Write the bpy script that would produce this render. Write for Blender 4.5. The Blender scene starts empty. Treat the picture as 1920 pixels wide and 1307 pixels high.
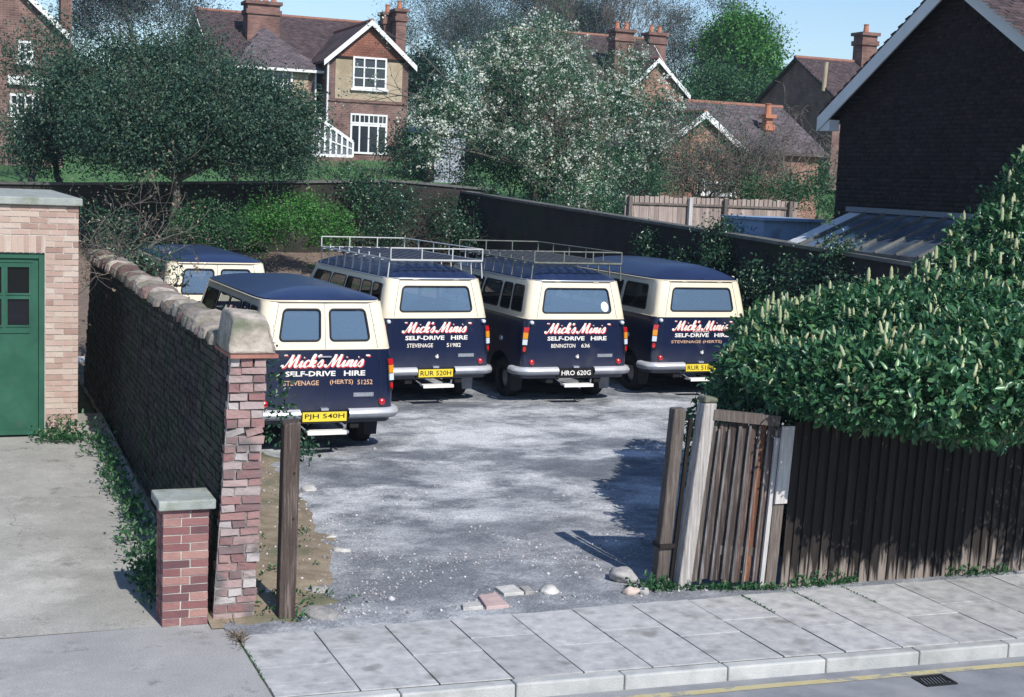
import bpy, bmesh, math, random
import numpy as np
from mathutils import Vector, Matrix, geometry
from mathutils import noise as mn
RND = random.Random(7)
NR = np.random.default_rng(11)
sc = bpy.context.scene
COL = sc.collection
R = math.radians

# ------------------------------------------------------------------ camera, sky, sun, exposure
# world x runs along the street, y away from the street into the yard, z up
CAM_H, CAM_YAW, CAM_PITCH, CAM_ROLL = 3.86, R(22), math.atan(313.5 / 2666.67), R(2.3)
def _rz(v):
    c, s = math.cos(CAM_YAW), math.sin(CAM_YAW)
    return Vector((c * v[0] + s * v[1], -s * v[0] + c * v[1], v[2]))
_f = _rz((0, math.cos(CAM_PITCH), -math.sin(CAM_PITCH)))
_u0 = _rz((0, math.sin(CAM_PITCH), math.cos(CAM_PITCH)))
_r0 = _rz((1, 0, 0))
_r = _r0 * math.cos(CAM_ROLL) + _u0 * math.sin(CAM_ROLL)
_u = _u0 * math.cos(CAM_ROLL) - _r0 * math.sin(CAM_ROLL)
CAM = Vector((0, 0, CAM_H))
cam = bpy.data.cameras.new('camera'); cam.lens = 50; cam.sensor_width = 36
cam.clip_start = 0.1; cam.clip_end = 2000
camo = bpy.data.objects.new('camera', cam); COL.objects.link(camo)
camo.matrix_world = Matrix(((_r.x, _u.x, -_f.x, 0), (_r.y, _u.y, -_f.y, 0), (_r.z, _u.z, -_f.z, CAM_H), (0, 0, 0, 1)))
sc.camera = camo

SUN_EL = R(41); SUN_AZ = math.atan2(0.158, -0.987)      # azimuth measured from +y towards +x
to_sun = Vector((math.sin(SUN_AZ) * math.cos(SUN_EL), math.cos(SUN_AZ) * math.cos(SUN_EL), math.sin(SUN_EL)))
sun = bpy.data.lights.new('sun', 'SUN'); sun.energy = 5.0; sun.angle = R(0.5); sun.color = (1.0, 0.955, 0.885)
suno = bpy.data.objects.new('sun', sun); COL.objects.link(suno)
suno.rotation_euler = to_sun.to_track_quat('Z', 'Y').to_euler()
wd = bpy.data.worlds.new('World'); sc.world = wd; wd.use_nodes = True
_nt = wd.node_tree; _bg = _nt.nodes['Background']
_sky = _nt.nodes.new('ShaderNodeTexSky'); _sky.sky_type = 'NISHITA'; _sky.sun_disc = False
_sky.sun_elevation = SUN_EL; _sky.sun_rotation = SUN_AZ % (2 * math.pi)
_sky.air_density = 1.2; _sky.dust_density = 0.15; _sky.ozone_density = 3.0
_tint = _nt.nodes.new('ShaderNodeMixRGB'); _tint.blend_type = 'MULTIPLY'; _tint.inputs[0].default_value = 1; _tint.inputs[2].default_value = (.92, .985, 1.13, 1)
_nt.links.new(_sky.outputs[0], _tint.inputs[1]); _nt.links.new(_tint.outputs[0], _bg.inputs[0]); _bg.inputs[1].default_value = 0.12
sc.view_settings.view_transform = 'Standard'; sc.view_settings.look = 'None'
sc.view_settings.gamma = 1.0; sc.view_settings.exposure = 0.1; sc.view_settings.use_curve_mapping = False
try:
    sc.cycles.use_denoising = True
    sc.cycles.max_bounces = 6; sc.cycles.diffuse_bounces = 3; sc.cycles.glossy_bounces = 3
    sc.cycles.transmission_bounces = 4; sc.cycles.transparent_max_bounces = 10
except Exception:
    pass

# ------------------------------------------------------------------ measuring helpers (photo pixel -> place)
def ray(px, py): return _f * 2666.67 + _r * (px - 960) + _u * (653.5 - py)
def av(px, py, v): d = ray(px, py); return CAM + d * (v / d.y)
def au(px, py, u): d = ray(px, py); return CAM + d * (u / d.x)
def az(px, py, z): d = ray(px, py); return CAM + d * ((z - CAM_H) / d.z)
_GY = [-60, 11.5, 19, 24, 29, 35, 39, 42, 44, 50, 58, 75, 150, 400]
_GZ = [0, 0, .15, .22, .45, .95, 1.65, 2.1, 3.1, 3.65, 4.45, 5.3, 8.5, 12]
def g(u, v): return float(np.interp(v, _GY, _GZ))

# ------------------------------------------------------------------ mesh + object helpers
ORG = {}
def thing(name, label, cat, loc=(0, 0, 0), group=None, rotz=0.0):
    o = bpy.data.objects.new(name, None); COL.objects.link(o); o.empty_display_size = .2
    o.location = loc; o.rotation_euler = (0, 0, rotz); o['label'] = label; o['category'] = cat
    if group: o['group'] = group
    ORG[o.name] = Vector(loc) if rotz == 0 else Vector((0, 0, 0))
    return o
def tag(o, label, cat, group=None):
    o['label'] = label; o['category'] = cat
    if group: o['group'] = group
    return o
def link(name, me, m=None, parent=None, kind=None):
    o = bpy.data.objects.new(name, me); COL.objects.link(o)
    if m is not None and not me.materials: me.materials.append(m)
    if parent is not None:
        o.parent = parent
        ORG[o.name] = ORG.get(parent.name, Vector((0, 0, 0)))
    if kind: o['kind'] = kind
    return o
def mesh_np(name, V, Fc, smooth=False):
    """mesh from arrays; Fc is one (n,k) array or a list of such arrays"""
    me = bpy.data.meshes.new(name)
    if not isinstance(Fc, list): Fc = [Fc]
    Fc = [np.asarray(f, dtype=np.int32) for f in Fc if len(f)]
    V = np.asarray(V, dtype=np.float32)
    me.vertices.add(len(V)); me.vertices.foreach_set('co', V.ravel())
    idx = np.concatenate([f.ravel() for f in Fc]); tot = np.concatenate([np.full(len(f), f.shape[1]) for f in Fc])
    st = np.concatenate([[0], np.cumsum(tot)[:-1]])
    me.loops.add(len(idx)); me.loops.foreach_set('vertex_index', idx)
    me.polygons.add(len(tot)); me.polygons.foreach_set('loop_start', st.astype(np.int32))
    try: me.polygons.foreach_set('loop_total', tot.astype(np.int32))
    except Exception: pass
    if smooth: me.polygons.foreach_set('use_smooth', np.ones(len(tot), dtype=bool))
    me.update(calc_edges=True); me.validate()
    return me

class MB:
    def __init__(s): s.v = []; s.f = []
    def add(s, vs, fs):
        n = len(s.v); s.v += [Vector(p) for p in vs]; s.f += [tuple(i + n for i in f) for f in fs]; return s
    def box(s, x0, x1, y0, y1, z0, z1, M=None, jit=0):
        vs = [Vector((x, y, z)) for z in (z0, z1) for y in (y0, y1) for x in (x0, x1)]
        if jit: vs = [p + Vector((RND.uniform(-jit, jit), RND.uniform(-jit, jit), RND.uniform(-jit, jit))) for p in vs]
        if M is not None: vs = [M @ p for p in vs]
        return s.add(vs, [(0, 2, 3, 1), (4, 5, 7, 6), (0, 1, 5, 4), (2, 6, 7, 3), (0, 4, 6, 2), (1, 3, 7, 5)])
    def beam(s, p0, p1, w, h=None, up=(0, 0, 1)):
        p0, p1 = Vector(p0), Vector(p1); d = (p1 - p0).normalized(); h = w if h is None else h
        a = d.cross(Vector(up))
        if a.length < 1e-4: a = d.cross(Vector((1, 0, 0)))
        a.normalize(); b = a.cross(d)
        vs = [p + a * (i * w / 2) + b * (j * h / 2) for p in (p0, p1) for i, j in ((-1, -1), (1, -1), (1, 1), (-1, 1))]
        return s.add(vs, [(0, 1, 2, 3), (4, 7, 6, 5), (0, 4, 5, 1), (1, 5, 6, 2), (2, 6, 7, 3), (3, 7, 4, 0)])
    def tube(s, pts, rad, n=8, cap=True):
        pts = [Vector(p) for p in pts]; k = len(pts)
        rs = rad if isinstance(rad, (list, tuple)) else [rad] * k
        vs = []; fs = []; a = None
        for i, p in enumerate(pts):
            d = (pts[min(i + 1, k - 1)] - pts[max(i - 1, 0)]).normalized()
            if a is None: a = d.orthogonal().normalized()
            a = (a - d * a.dot(d)).normalized(); b = d.cross(a)
            vs += [p + (a * math.cos(t) + b * math.sin(t)) * rs[i] for t in (2 * math.pi * j / n for j in range(n))]
        for i in range(k - 1):
            for j in range(n):
                fs.append((i * n + j, i * n + (j + 1) % n, (i + 1) * n + (j + 1) % n, (i + 1) * n + j))
        if cap: fs += [tuple(reversed(range(n))), tuple(range((k - 1) * n, k * n))]
        return s.add(vs, fs)
    def disc(s, c, r0, r1, ax, n=20):   # ring of quads / cylinder side between two centres
        return s
    def lathe(s, prof, n=20, M=None):
        vs = []; fs = []
        for (r, y) in prof:
            vs += [Vector((r * math.cos(2 * math.pi * j / n), y, r * math.sin(2 * math.pi * j / n))) for j in range(n)]
        if M is not None: vs = [M @ p for p in vs]
        for i in range(len(prof) - 1):
            for j in range(n): fs.append((i * n + j, (i + 1) * n + j, (i + 1) * n + (j + 1) % n, i * n + (j + 1) % n))
        return s.add(vs, fs)
    def prism(s, poly, d):              # poly: 3d points, extruded by vector d
        n = len(poly); d = Vector(d); vs = [Vector(p) for p in poly] + [Vector(p) + d for p in poly]
        return s.add(vs, [tuple(range(n)), tuple(reversed(range(n, 2 * n)))] + [(i, i + n, (i + 1) % n + n, (i + 1) % n) for i in range(n)])
    def mesh(s, name, org=None, smooth=False, fix=True):
        me = bpy.data.meshes.new(name)
        vs = s.v if org is None else [p - org for p in s.v]
        me.from_pydata([tuple(p) for p in vs], [], s.f)
        if fix:
            bm = bmesh.new(); bm.from_mesh(me); bmesh.ops.recalc_face_normals(bm, faces=bm.faces[:]); bm.to_mesh(me); bm.free()
        if smooth: me.polygons.foreach_set('use_smooth', np.ones(len(me.polygons), dtype=bool))
        me.update(); return me
    def build(s, name, m, parent=None, kind=None, smooth=False, label=None, fix=True):
        org = ORG.get(parent.name) if parent is not None else None
        o = link(name, s.mesh(name, org, smooth, fix), m, parent, kind)
        if label: o['label'] = label
        return o
def auto_smooth(o, ang=35):
    me = o.data
    bm = bmesh.new(); bm.from_mesh(me)
    for f in bm.faces: f.smooth = True
    for e in bm.edges:
        if len(e.link_faces) == 2 and e.calc_face_angle(0) > R(ang): e.smooth = False
    bm.to_mesh(me); bm.free()
def bevel(o, w, seg=2):
    m = o.modifiers.new('bevel', 'BEVEL'); m.width = w; m.segments = seg; m.limit_method = 'ANGLE'; m.angle_limit = R(40); return o

# ------------------------------------------------------------------ materials
def _new(name):
    m = bpy.data.materials.new(name); m.use_nodes = True; nt = m.node_tree
    return m, nt, nt.nodes, nt.links, nt.nodes['Principled BSDF']
def _ramp(nt, cols):
    n = nt.nodes.new('ShaderNodeValToRGB'); e = n.color_ramp.elements
    while len(e) > 1: e.remove(e[0])
    e[0].position = cols[0][0]; e[0].color = (*cols[0][1], 1)
    for p, c in cols[1:]: x = e.new(p); x.color = (*c, 1)
    return n
def mk(name, cols, scale=6, rough=.85, bump=0, bscale=40, rnd=0, src='object', detail=6, metal=0, spec=.3, dirt=None, stretch=None, coat=0, ramp_from=None):
    """noise coloured surface; rnd = brightness spread between pieces; dirt=(colour, scale, lo, hi)"""
    m, nt, N, L, B = _new(name)
    if not isinstance(cols, list): cols = [(0, cols)]
    geo = N.new('ShaderNodeNewGeometry'); vec = geo.outputs['Position']
    if stretch:
        mp = N.new('ShaderNodeMapping'); mp.inputs['Scale'].default_value = stretch; L.new(vec, mp.inputs['Vector']); vec = mp.outputs[0]
    rv = None
    if rnd or ramp_from == 'random':
        if src == 'island': rv = geo.outputs['Random Per Island']
        else: oi = N.new('ShaderNodeObjectInfo'); rv = oi.outputs['Random']
    tx = N.new('ShaderNodeTexNoise'); tx.inputs['Scale'].default_value = scale; tx.inputs['Detail'].default_value = detail; tx.inputs['Roughness'].default_value = .62
    L.new(vec, tx.inputs['Vector'])
    rp = _ramp(nt, cols)
    if ramp_from == 'random':
        ma = N.new('ShaderNodeMath'); ma.operation = 'MULTIPLY_ADD'; L.new(tx.outputs['Fac'], ma.inputs[0]); ma.inputs[1].default_value = .35; 
        mb = N.new('ShaderNodeMath'); mb.operation = 'MULTIPLY_ADD'; L.new(rv, mb.inputs[0]); mb.inputs[1].default_value = .95; mb.inputs[2].default_value = -.15
        L.new(mb.outputs[0], ma.inputs[2]); L.new(ma.outputs[0], rp.inputs['Fac'])
    else: L.new(tx.outputs['Fac'], rp.inputs['Fac'])
    c = rp.outputs['Color']
    if dirt:
        t2 = N.new('ShaderNodeTexNoise'); t2.inputs['Scale'].default_value = dirt[1]; t2.inputs['Detail'].default_value = 5; L.new(geo.outputs['Position'], t2.inputs['Vector'])
        mr = N.new('ShaderNodeMapRange'); mr.inputs[1].default_value = dirt[2]; mr.inputs[2].default_value = dirt[3]; L.new(t2.outputs['Fac'], mr.inputs[0])
        mx = N.new('ShaderNodeMixRGB'); L.new(mr.outputs[0], mx.inputs[0]); L.new(c, mx.inputs[1]); mx.inputs[2].default_value = (*dirt[0], 1); c = mx.outputs[0]
    if rnd:
        ma = N.new('ShaderNodeMapRange'); ma.inputs[3].default_value = 1 - rnd; ma.inputs[4].default_value = 1 + rnd; L.new(rv, ma.inputs[0])
        hs = N.new('ShaderNodeHueSaturation'); L.new(ma.outputs[0], hs.inputs['Value']); L.new(c, hs.inputs['Color']); c = hs.outputs[0]
    L.new(c, B.inputs['Base Color']); B.inputs['Roughness'].default_value = rough; B.inputs['Metallic'].default_value = metal
    B.inputs['Specular IOR Level'].default_value = spec
    if coat: B.inputs['Coat Weight'].default_value = coat; B.inputs['Coat Roughness'].default_value = .08
    if bump:
        tb = N.new('ShaderNodeTexNoise'); tb.inputs['Scale'].default_value = bscale; tb.inputs['Detail'].default_value = 6; L.new(vec, tb.inputs['Vector'])
        bp = N.new('ShaderNodeBump'); bp.inputs['Strength'].default_value = bump; bp.inputs['Distance'].default_value = .02
        L.new(tb.outputs['Fac'], bp.inputs['Height']); L.new(bp.outputs[0], B.inputs['Normal'])
    return m
def mk_course(name, c1, c2, mortar, bw=.225, bh=.075, msize=.012, ax='xz', rough=.9, bump=.4, off=.5, dirt=None, tri=0):
    """far brickwork or tiling: piece pattern laid out in world metres"""
    m, nt, N, L, B = _new(name)
    geo = N.new('ShaderNodeNewGeometry'); sp = N.new('ShaderNodeSeparateXYZ'); L.new(geo.outputs['Position'], sp.inputs[0])
    cb = N.new('ShaderNodeCombineXYZ')
    if ax == 'sum':
        ad = N.new('ShaderNodeMath'); ad.operation = 'ADD'; L.new(sp.outputs['X'], ad.inputs[0]); L.new(sp.outputs['Y'], ad.inputs[1]); L.new(ad.outputs[0], cb.inputs[0])
    else: L.new(sp.outputs[ax[0].upper()], cb.inputs[0])
    L.new(sp.outputs['Z'], cb.inputs[1])
    br = N.new('ShaderNodeTexBrick'); L.new(cb.outputs[0], br.inputs['Vector']); br.offset = off
    br.inputs['Scale'].default_value = 1; br.inputs['Brick Width'].default_value = bw; br.inputs['Row Height'].default_value = bh; br.inputs['Mortar Size'].default_value = msize
    br.inputs['Color1'].default_value = (*c1, 1); br.inputs['Color2'].default_value = (*c2, 1); br.inputs['Mortar'].default_value = (*mortar, 1); br.inputs['Bias'].default_value = 0
    tx = N.new('ShaderNodeTexNoise'); tx.inputs['Scale'].default_value = 1.7; tx.inputs['Detail'].default_value = 8; L.new(geo.outputs['Position'], tx.inputs['Vector'])
    mr = N.new('ShaderNodeMapRange'); mr.inputs[1].default_value = .3; mr.inputs[2].default_value = .7; mr.inputs[3].default_value = .62; mr.inputs[4].default_value = 1.3; L.new(tx.outputs['Fac'], mr.inputs[0])
    hs = N.new('ShaderNodeHueSaturation'); L.new(br.outputs['Color'], hs.inputs['Color']); L.new(mr.outputs[0], hs.inputs['Value'])
    c = hs.outputs[0]
    if dirt:
        t2 = N.new('ShaderNodeTexNoise'); t2.inputs['Scale'].default_value = dirt[1]; t2.inputs['Detail'].default_value = 6; L.new(geo.outputs['Position'], t2.inputs['Vector'])
        m2 = N.new('ShaderNodeMapRange'); m2.inputs[1].default_value = dirt[2]; m2.inputs[2].default_value = dirt[3]; L.new(t2.outputs['Fac'], m2.inputs[0])
        mx = N.new('ShaderNodeMixRGB'); L.new(m2.outputs[0], mx.inputs[0]); L.new(c, mx.inputs[1]); mx.inputs[2].default_value = (*dirt[0], 1); c = mx.outputs[0]
    L.new(c, B.inputs['Base Color']); B.inputs['Roughness'].default_value = rough; B.inputs['Specular IOR Level'].default_value = .2
    bp = N.new('ShaderNodeBump'); bp.inputs['Strength'].default_value = bump; bp.inputs['Distance'].default_value = .015; bp.invert = True
    L.new(br.outputs['Fac'], bp.inputs['Height']); L.new(bp.outputs[0], B.inputs['Normal'])
    return m
def mk_leaf(name, cols, trans=.3, rough=.45, spec=.4):
    m, nt, N, L, B = _new(name)
    geo = N.new('ShaderNodeNewGeometry')
    rp = _ramp(nt, cols); L.new(geo.outputs['Random Per Island'], rp.inputs['Fac'])
    L.new(rp.outputs[0], B.inputs['Base Color']); B.inputs['Roughness'].default_value = rough; B.inputs['Specular IOR Level'].default_value = spec
    if trans:
        tr = N.new('ShaderNodeBsdfTranslucent'); hs = N.new('ShaderNodeHueSaturation'); hs.inputs['Value'].default_value = 1.5; hs.inputs['Saturation'].default_value = 1.1
        L.new(rp.outputs[0], hs.inputs['Color']); L.new(hs.outputs[0], tr.inputs['Color'])
        mx = N.new('ShaderNodeMixShader'); mx.inputs[0].default_value = trans
        L.new(B.outputs[0], mx.inputs[1]); L.new(tr.outputs[0], mx.inputs[2]); L.new(mx.outputs[0], N['Material Output'].inputs['Surface'])
    return m
def mk_glass(name, tint, film_col, see=.6, rough=.03):
    """window glass: see-through + mirror + a diffuse film colour"""
    m, nt, N, L, B = _new(name)
    tr = N.new('ShaderNodeBsdfTransparent'); tr.inputs[0].default_value = (*tint, 1)
    B.inputs['Base Color'].default_value = (*film_col, 1); B.inputs['Roughness'].default_value = rough; B.inputs['Specular IOR Level'].default_value = .6
    mx = N.new('ShaderNodeMixShader'); mx.inputs[0].default_value = see
    L.new(B.outputs[0], mx.inputs[1]); L.new(tr.outputs[0], mx.inputs[2]); L.new(mx.outputs[0], N['Material Output'].inputs['Surface'])
    return m

# ------------------------------------------------------------------ plant helpers
def runit(n):
    v = NR.normal(size=(n, 3)); return v / np.linalg.norm(v, axis=1, keepdims=True)
def leaves(P, Ln, Wd, T, Nn, full=False, fold=.25):
    """folded leaves: base P, length Ln, width Wd, along T, facing Nn"""
    n = len(P); T = T / np.linalg.norm(T, axis=1, keepdims=True)
    S = np.cross(T, Nn); S /= np.linalg.norm(S, axis=1, keepdims=True) + 1e-9
    Nn = np.cross(S, T); Ln = Ln[:, None]; Wd = Wd[:, None]
    up = Nn * Wd * fold
    b = P; t = P + T * Ln - Nn * Ln * .12
    i = np.arange(n)[:, None]
    if not full:
        l = P + T * Ln * .45 - S * Wd * .5 + up; r = P + T * Ln * .45 + S * Wd * .5 + up
        V = np.stack([b, r, t, l], 1).reshape(-1, 3)
        return V, [np.concatenate([i * 4 + np.array([[0, 1, 2]]), i * 4 + np.array([[0, 2, 3]])])]
    m = P + T * Ln * .5
    l1 = P + T * Ln * .25 - S * Wd * .42 + up; r1 = P + T * Ln * .25 + S * Wd * .42 + up
    l2 = P + T * Ln * .68 - S * Wd * .46 + up; r2 = P + T * Ln * .68 + S * Wd * .46 + up
    V = np.stack([b, r1, r2, t, l2, l1, m], 1).reshape(-1, 3)
    tri = np.concatenate([i * 7 + np.array([[0, 1, 6]]), i * 7 + np.array([[0, 6, 5]]), i * 7 + np.array([[3, 6, 2]]), i * 7 + np.array([[3, 4, 6]]), i * 7 + np.array([[1, 2, 6]]), i * 7 + np.array([[5, 6, 4]])])
    return V, [tri]
def merge(parts):
    Vs, Fs, o = [], {}, 0
    for V, F in parts:
        for f in F: Fs.setdefault(f.shape[1], []).append(f + o)
        Vs.append(V); o += len(V)
    return np.concatenate(Vs), [np.concatenate(x) for x in Fs.values()]
def seg_mesh(segs, n=4):
    """segs rows: p0(3) p1(3) r0 r1 -> prisms"""
    s = np.asarray(segs, dtype=float); p0, p1, r0, r1 = s[:, :3], s[:, 3:6], s[:, 6:7], s[:, 7:8]
    d = p1 - p0; d /= np.linalg.norm(d, axis=1, keepdims=True) + 1e-9
    ref = np.where(np.abs(d[:, 2:3]) < .9, np.array([[0, 0, 1.]]), np.array([[1., 0, 0]]))
    a = np.cross(d, ref); a /= np.linalg.norm(a, axis=1, keepdims=True); b = np.cross(d, a)
    p1 = p1 + d * r1 * .5
    ang = [2 * math.pi * j / n for j in range(n)]
    V = np.stack([p0 + (a * math.cos(t) + b * math.sin(t)) * r0 for t in ang] + [p1 + (a * math.cos(t) + b * math.sin(t)) * r1 for t in ang], 1).reshape(-1, 3)
    i = np.arange(len(s))[:, None] * 2 * n
    F = np.concatenate([i + np.array([[j, (j + 1) % n, n + (j + 1) % n, n + j]]) for j in range(n)])
    return V, [F]
def grow(rng, p, d, L, r, lev, segs, tips, up=.12, wob=.22, nch=3, spread=.75, shrink=.68, steps=3, droop=0.0, rmin=.004):
    p = np.array(p, float); d = np.array(d, float); d /= np.linalg.norm(d)
    st = L / steps; pts = []
    for k in range(steps):
        d = d + rng.normal(size=3) * wob + np.array([0, 0, up - droop * (k / steps)]); d /= np.linalg.norm(d)
        q = p + d * st; r1 = max(r * (1 - .38 / steps), rmin)
        segs.append((*p, *q, r, r1)); p, r = q, r1; pts.append((p.copy(), d.copy(), r))
    if lev <= 0: tips.append(p); return
    for k in range(nch):
        q, dd, rr = pts[min(len(pts) - 1, int(len(pts) * (1 - .75 * rng.random())))] if k else pts[-1]
        nd = dd + rng.normal(size=3) * spread * (1 if k else .5)
        grow(rng, q, nd, L * shrink * rng.uniform(.75, 1.2), rr * (.62 if k else .8), lev - 1, segs, tips, up, wob, nch, spread, shrink, steps, droop, rmin)
def blob_points(blobs, ncl, npl, rcl, shell=.55):
    """leaf bases in clumps spread through ellipsoids [(c, (rx,ry,rz), weight)]"""
    out = []; cen = []
    for c, rr, w in blobs:
        k = max(1, int(ncl * w)); dirs = runit(k); rad = (shell + (1 - shell) * NR.random((k, 1))) * (NR.random((k, 1)) ** .25)
        C = np.array(c)[None] + dirs * rad * np.array(rr)[None]
        cen.append(C)
        n = NR.integers(npl // 2, npl * 3 // 2, k)
        base = np.repeat(C, n, 0); rc = np.repeat(NR.uniform(.55, 1.35, k), n)[:, None]
        out.append(base + NR.normal(size=base.shape) * rcl * rc * .55)
    return np.concatenate(out), np.concatenate(cen)
def leafy(P, size, asp=.5, upb=.5, full=False, out_from=None):
    n = len(P); T = runit(n); T[:, 2] -= .15
    N = runit(n); N[:, 2] += upb
    if out_from is not None:
        o = P - np.array(out_from)[None]; o /= np.linalg.norm(o, axis=1, keepdims=True) + 1e-9; N += o * .7; T += o * .5
    L = size * NR.uniform(.6, 1.35, n)
    return leaves(P, L, L * asp * NR.uniform(.8, 1.2, n), T, N, full)
def limbs_to(rng, base, fork, blobs, r0, lev=2, n=3):
    segs, tips = [], []
    b = np.array(base, float); f = np.array(fork, float); st = 5; p = b; r = r0
    for k in range(st):
        q = b + (f - b) * (k + 1) / st + rng.normal(size=3) * r0 * .35; r1 = r0 * (1 - .4 * (k + 1) / st); segs.append((*p, *q, r, r1)); p, r = q, r1
    for c, rr, w in blobs:
        c = np.array(c); q = p + (c - p) * .0; d = c - p; L = np.linalg.norm(d); cur = p; rr0 = r * .62
        for k in range(4):
            nx = p + d * (k + 1) / 4 + rng.normal(size=3) * L * .035 + np.array([0, 0, L * .05 * math.sin(math.pi * (k + 1) / 4)]); r1 = max(rr0 * .72, .015)
            segs.append((*cur, *nx, rr0, r1)); cur, rr0 = nx, r1
            for _ in range(n): grow(rng, cur, runit(1)[0] + d / L * .6 + np.array([0, 0, .3]), max(rr) * .75 * rng.uniform(.6, 1.1), rr0 * .6, lev, segs, tips, nch=2, spread=.8)
    return segs, tips
def pxblobs(lst):
    """(px, py, rx, ry, v) in photo pixels at depth v -> ellipsoids in metres"""
    out = []
    for px, py, rx, ry, v, *w in lst:
        c = av(px, py, v); k = (c - CAM).dot(_f) / 2666.67
        out.append(((c.x, c.y, c.z), (rx * k, min(rx, ry * 1.3) * k, ry * k), (w[0] if w else 1) * rx * ry / 8000))
    return out
def tree(name, label, cat, base, fork, blobs, r0, bark, leafm, ncl=60, npl=45, rcl=.4, size=.12, asp=.5, group=None, lev=2, extra=None, shell=.5, full=False, crown='crown', rt=.004):
    t = thing(name, label, cat, tuple(base), group)
    rng = np.random.default_rng(int(abs(base[0] * 100) + abs(base[1] * 10)) + 5)
    segs, tips = limbs_to(rng, base, fork, blobs, r0, lev)
    V, F = seg_mesh(segs, 5); o = np.array(base)[None]
    link('trunk', mesh_np('trunk', V - o, F, True), bark, t)
    P, C = blob_points(blobs, ncl, npl, rcl, shell)
    V, F = leafy(P, size, asp, full=full)
    link(crown, mesh_np(crown, V - o, F), leafm, t)
    return t, C

# ------------------------------------------------------------------ materials in use
M_tarmac = mk('road_tarmac', [(.3, (.17, .18, .20)), (.7, (.27, .28, .30))], 3, .9, .4, 120, dirt=((.33, .33, .33), .8, .5, .75))
M_slab = mk('paving_concrete', [(.3, (.29, .295, .30)), (.5, (.40, .40, .40)), (.7, (.50, .495, .48))], 7, .9, .3, 90, rnd=.11, detail=12, dirt=((.23, .23, .22), 3.6, .56, .72))
M_kerb = mk('kerb_concrete', [(.3, (.36, .37, .37)), (.7, (.48, .48, .46))], 5, .88, .3, 70, rnd=.08, dirt=((.22, .22, .21), 2.2, .55, .8))
def mk_conc(name, a, b, c, crack=True):
    m, nt, N, L, B = _new(name); geo = N.new('ShaderNodeNewGeometry'); P = geo.outputs['Position']
    def noise(sc, det, ro=.65): t = N.new('ShaderNodeTexNoise'); t.inputs['Scale'].default_value = sc; t.inputs['Detail'].default_value = det; t.inputs['Roughness'].default_value = ro; L.new(P, t.inputs[0]); return t.outputs['Fac']
    def rng(f, lo, hi, o0=0, o1=1): r = N.new('ShaderNodeMapRange'); r.inputs[1].default_value = lo; r.inputs[2].default_value = hi; r.inputs[3].default_value = o0; r.inputs[4].default_value = o1; L.new(f, r.inputs[0]); return r.outputs[0]
    def mixc(f, x, y, mode='MIX'):
        n = N.new('ShaderNodeMixRGB'); n.blend_type = mode; L.new(f, n.inputs[0]) if not isinstance(f, float) else setattr(n.inputs[0], 'default_value', f)
        for k, q in ((1, x), (2, y)):
            if isinstance(q, tuple): n.inputs[k].default_value = (*q, 1)
            else: L.new(q, n.inputs[k])
        return n.outputs[0]
    col = mixc(rng(noise(1.1, 10, .7), .33, .66), a, b)
    col = mixc(rng(noise(.6, 8, .7), .52, .68), col, c)
    col = mixc(rng(noise(2.3, 9, .75), .57, .70), col, tuple(x * .55 for x in a))
    sp = mixc(rng(noise(75, 4, .7), .35, .68), (.74, .74, .74), (1.22, 1.21, 1.2)); col = mixc(1.0, col, sp, 'MULTIPLY')
    st = mixc(rng(noise(11, 6, .8), .62, .70), (1., 1., 1.), (.62, .60, .58)); col = mixc(1.0, col, st, 'MULTIPLY')
    if crack:
        vo = N.new('ShaderNodeTexVoronoi'); vo.feature = 'DISTANCE_TO_EDGE'; vo.inputs['Scale'].default_value = .33
        ad = N.new('ShaderNodeVectorMath'); nv = N.new('ShaderNodeTexNoise'); nv.inputs['Scale'].default_value = 1.8; nv.inputs['Detail'].default_value = 6; L.new(P, nv.inputs[0])
        sc_ = N.new('ShaderNodeVectorMath'); sc_.operation = 'SCALE'; sc_.inputs['Scale'].default_value = .8; L.new(nv.outputs['Color'], sc_.inputs[0]); L.new(P, ad.inputs[0]); L.new(sc_.outputs[0], ad.inputs[1]); L.new(ad.outputs[0], vo.inputs['Vector'])
        ck = N.new('ShaderNodeMath'); ck.operation = 'MULTIPLY'; L.new(rng(vo.outputs['Distance'], .0035, .001), ck.inputs[0]); L.new(rng(noise(.9, 3), .48, .62, 0, .7), ck.inputs[1]); col = mixc(ck.outputs[0], col, (.13, .125, .105))
    L.new(col, B.inputs['Base Color']); B.inputs['Roughness'].default_value = .92; B.inputs['Specular IOR Level'].default_value = .2
    bp = N.new('ShaderNodeBump'); bp.inputs['Strength'].default_value = .45; bp.inputs['Distance'].default_value = .012; L.new(noise(60, 6), bp.inputs['Height']); L.new(bp.outputs[0], B.inputs['Normal'])
    return m
M_conc = mk_conc('drive_concrete', (.27, .265, .24), (.40, .39, .36), (.52, .505, .47))
M_apron = mk_conc('apron_concrete', (.29, .29, .285), (.38, .375, .37), (.46, .455, .44), False)
M_joint = mk('joint_soil', [(.4, (.05, .055, .045)), (.6, (.10, .10, .08))], 9, .95)
M_earth = mk('earth', [(.3, (.17, .13, .09)), (.7, (.30, .25, .18))], 5, .95, .6, 40, dirt=((.07, .10, .05), 1.5, .5, .72))
M_soil = mk('turned_soil', [(.3, (.12, .088, .07)), (.7, (.23, .175, .14))], 7, .97, .9, 25, detail=10)
M_rough = mk('rough_ground', [(.3, (.05, .09, .035)), (.55, (.09, .12, .05)), (.75, (.16, .13, .08))], 2.5, .95, .8, 12)
M_lawn = mk('lawn', [(.3, (.045, .12, .04)), (.7, (.085, .19, .065))], 3, .95, .6, 60)
M_yellow = mk('road_paint', [(.36, (.42, .36, .19)), (.5, (.46, .41, .24)), (.60, (.27, .265, .24))], 7, .85)
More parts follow.
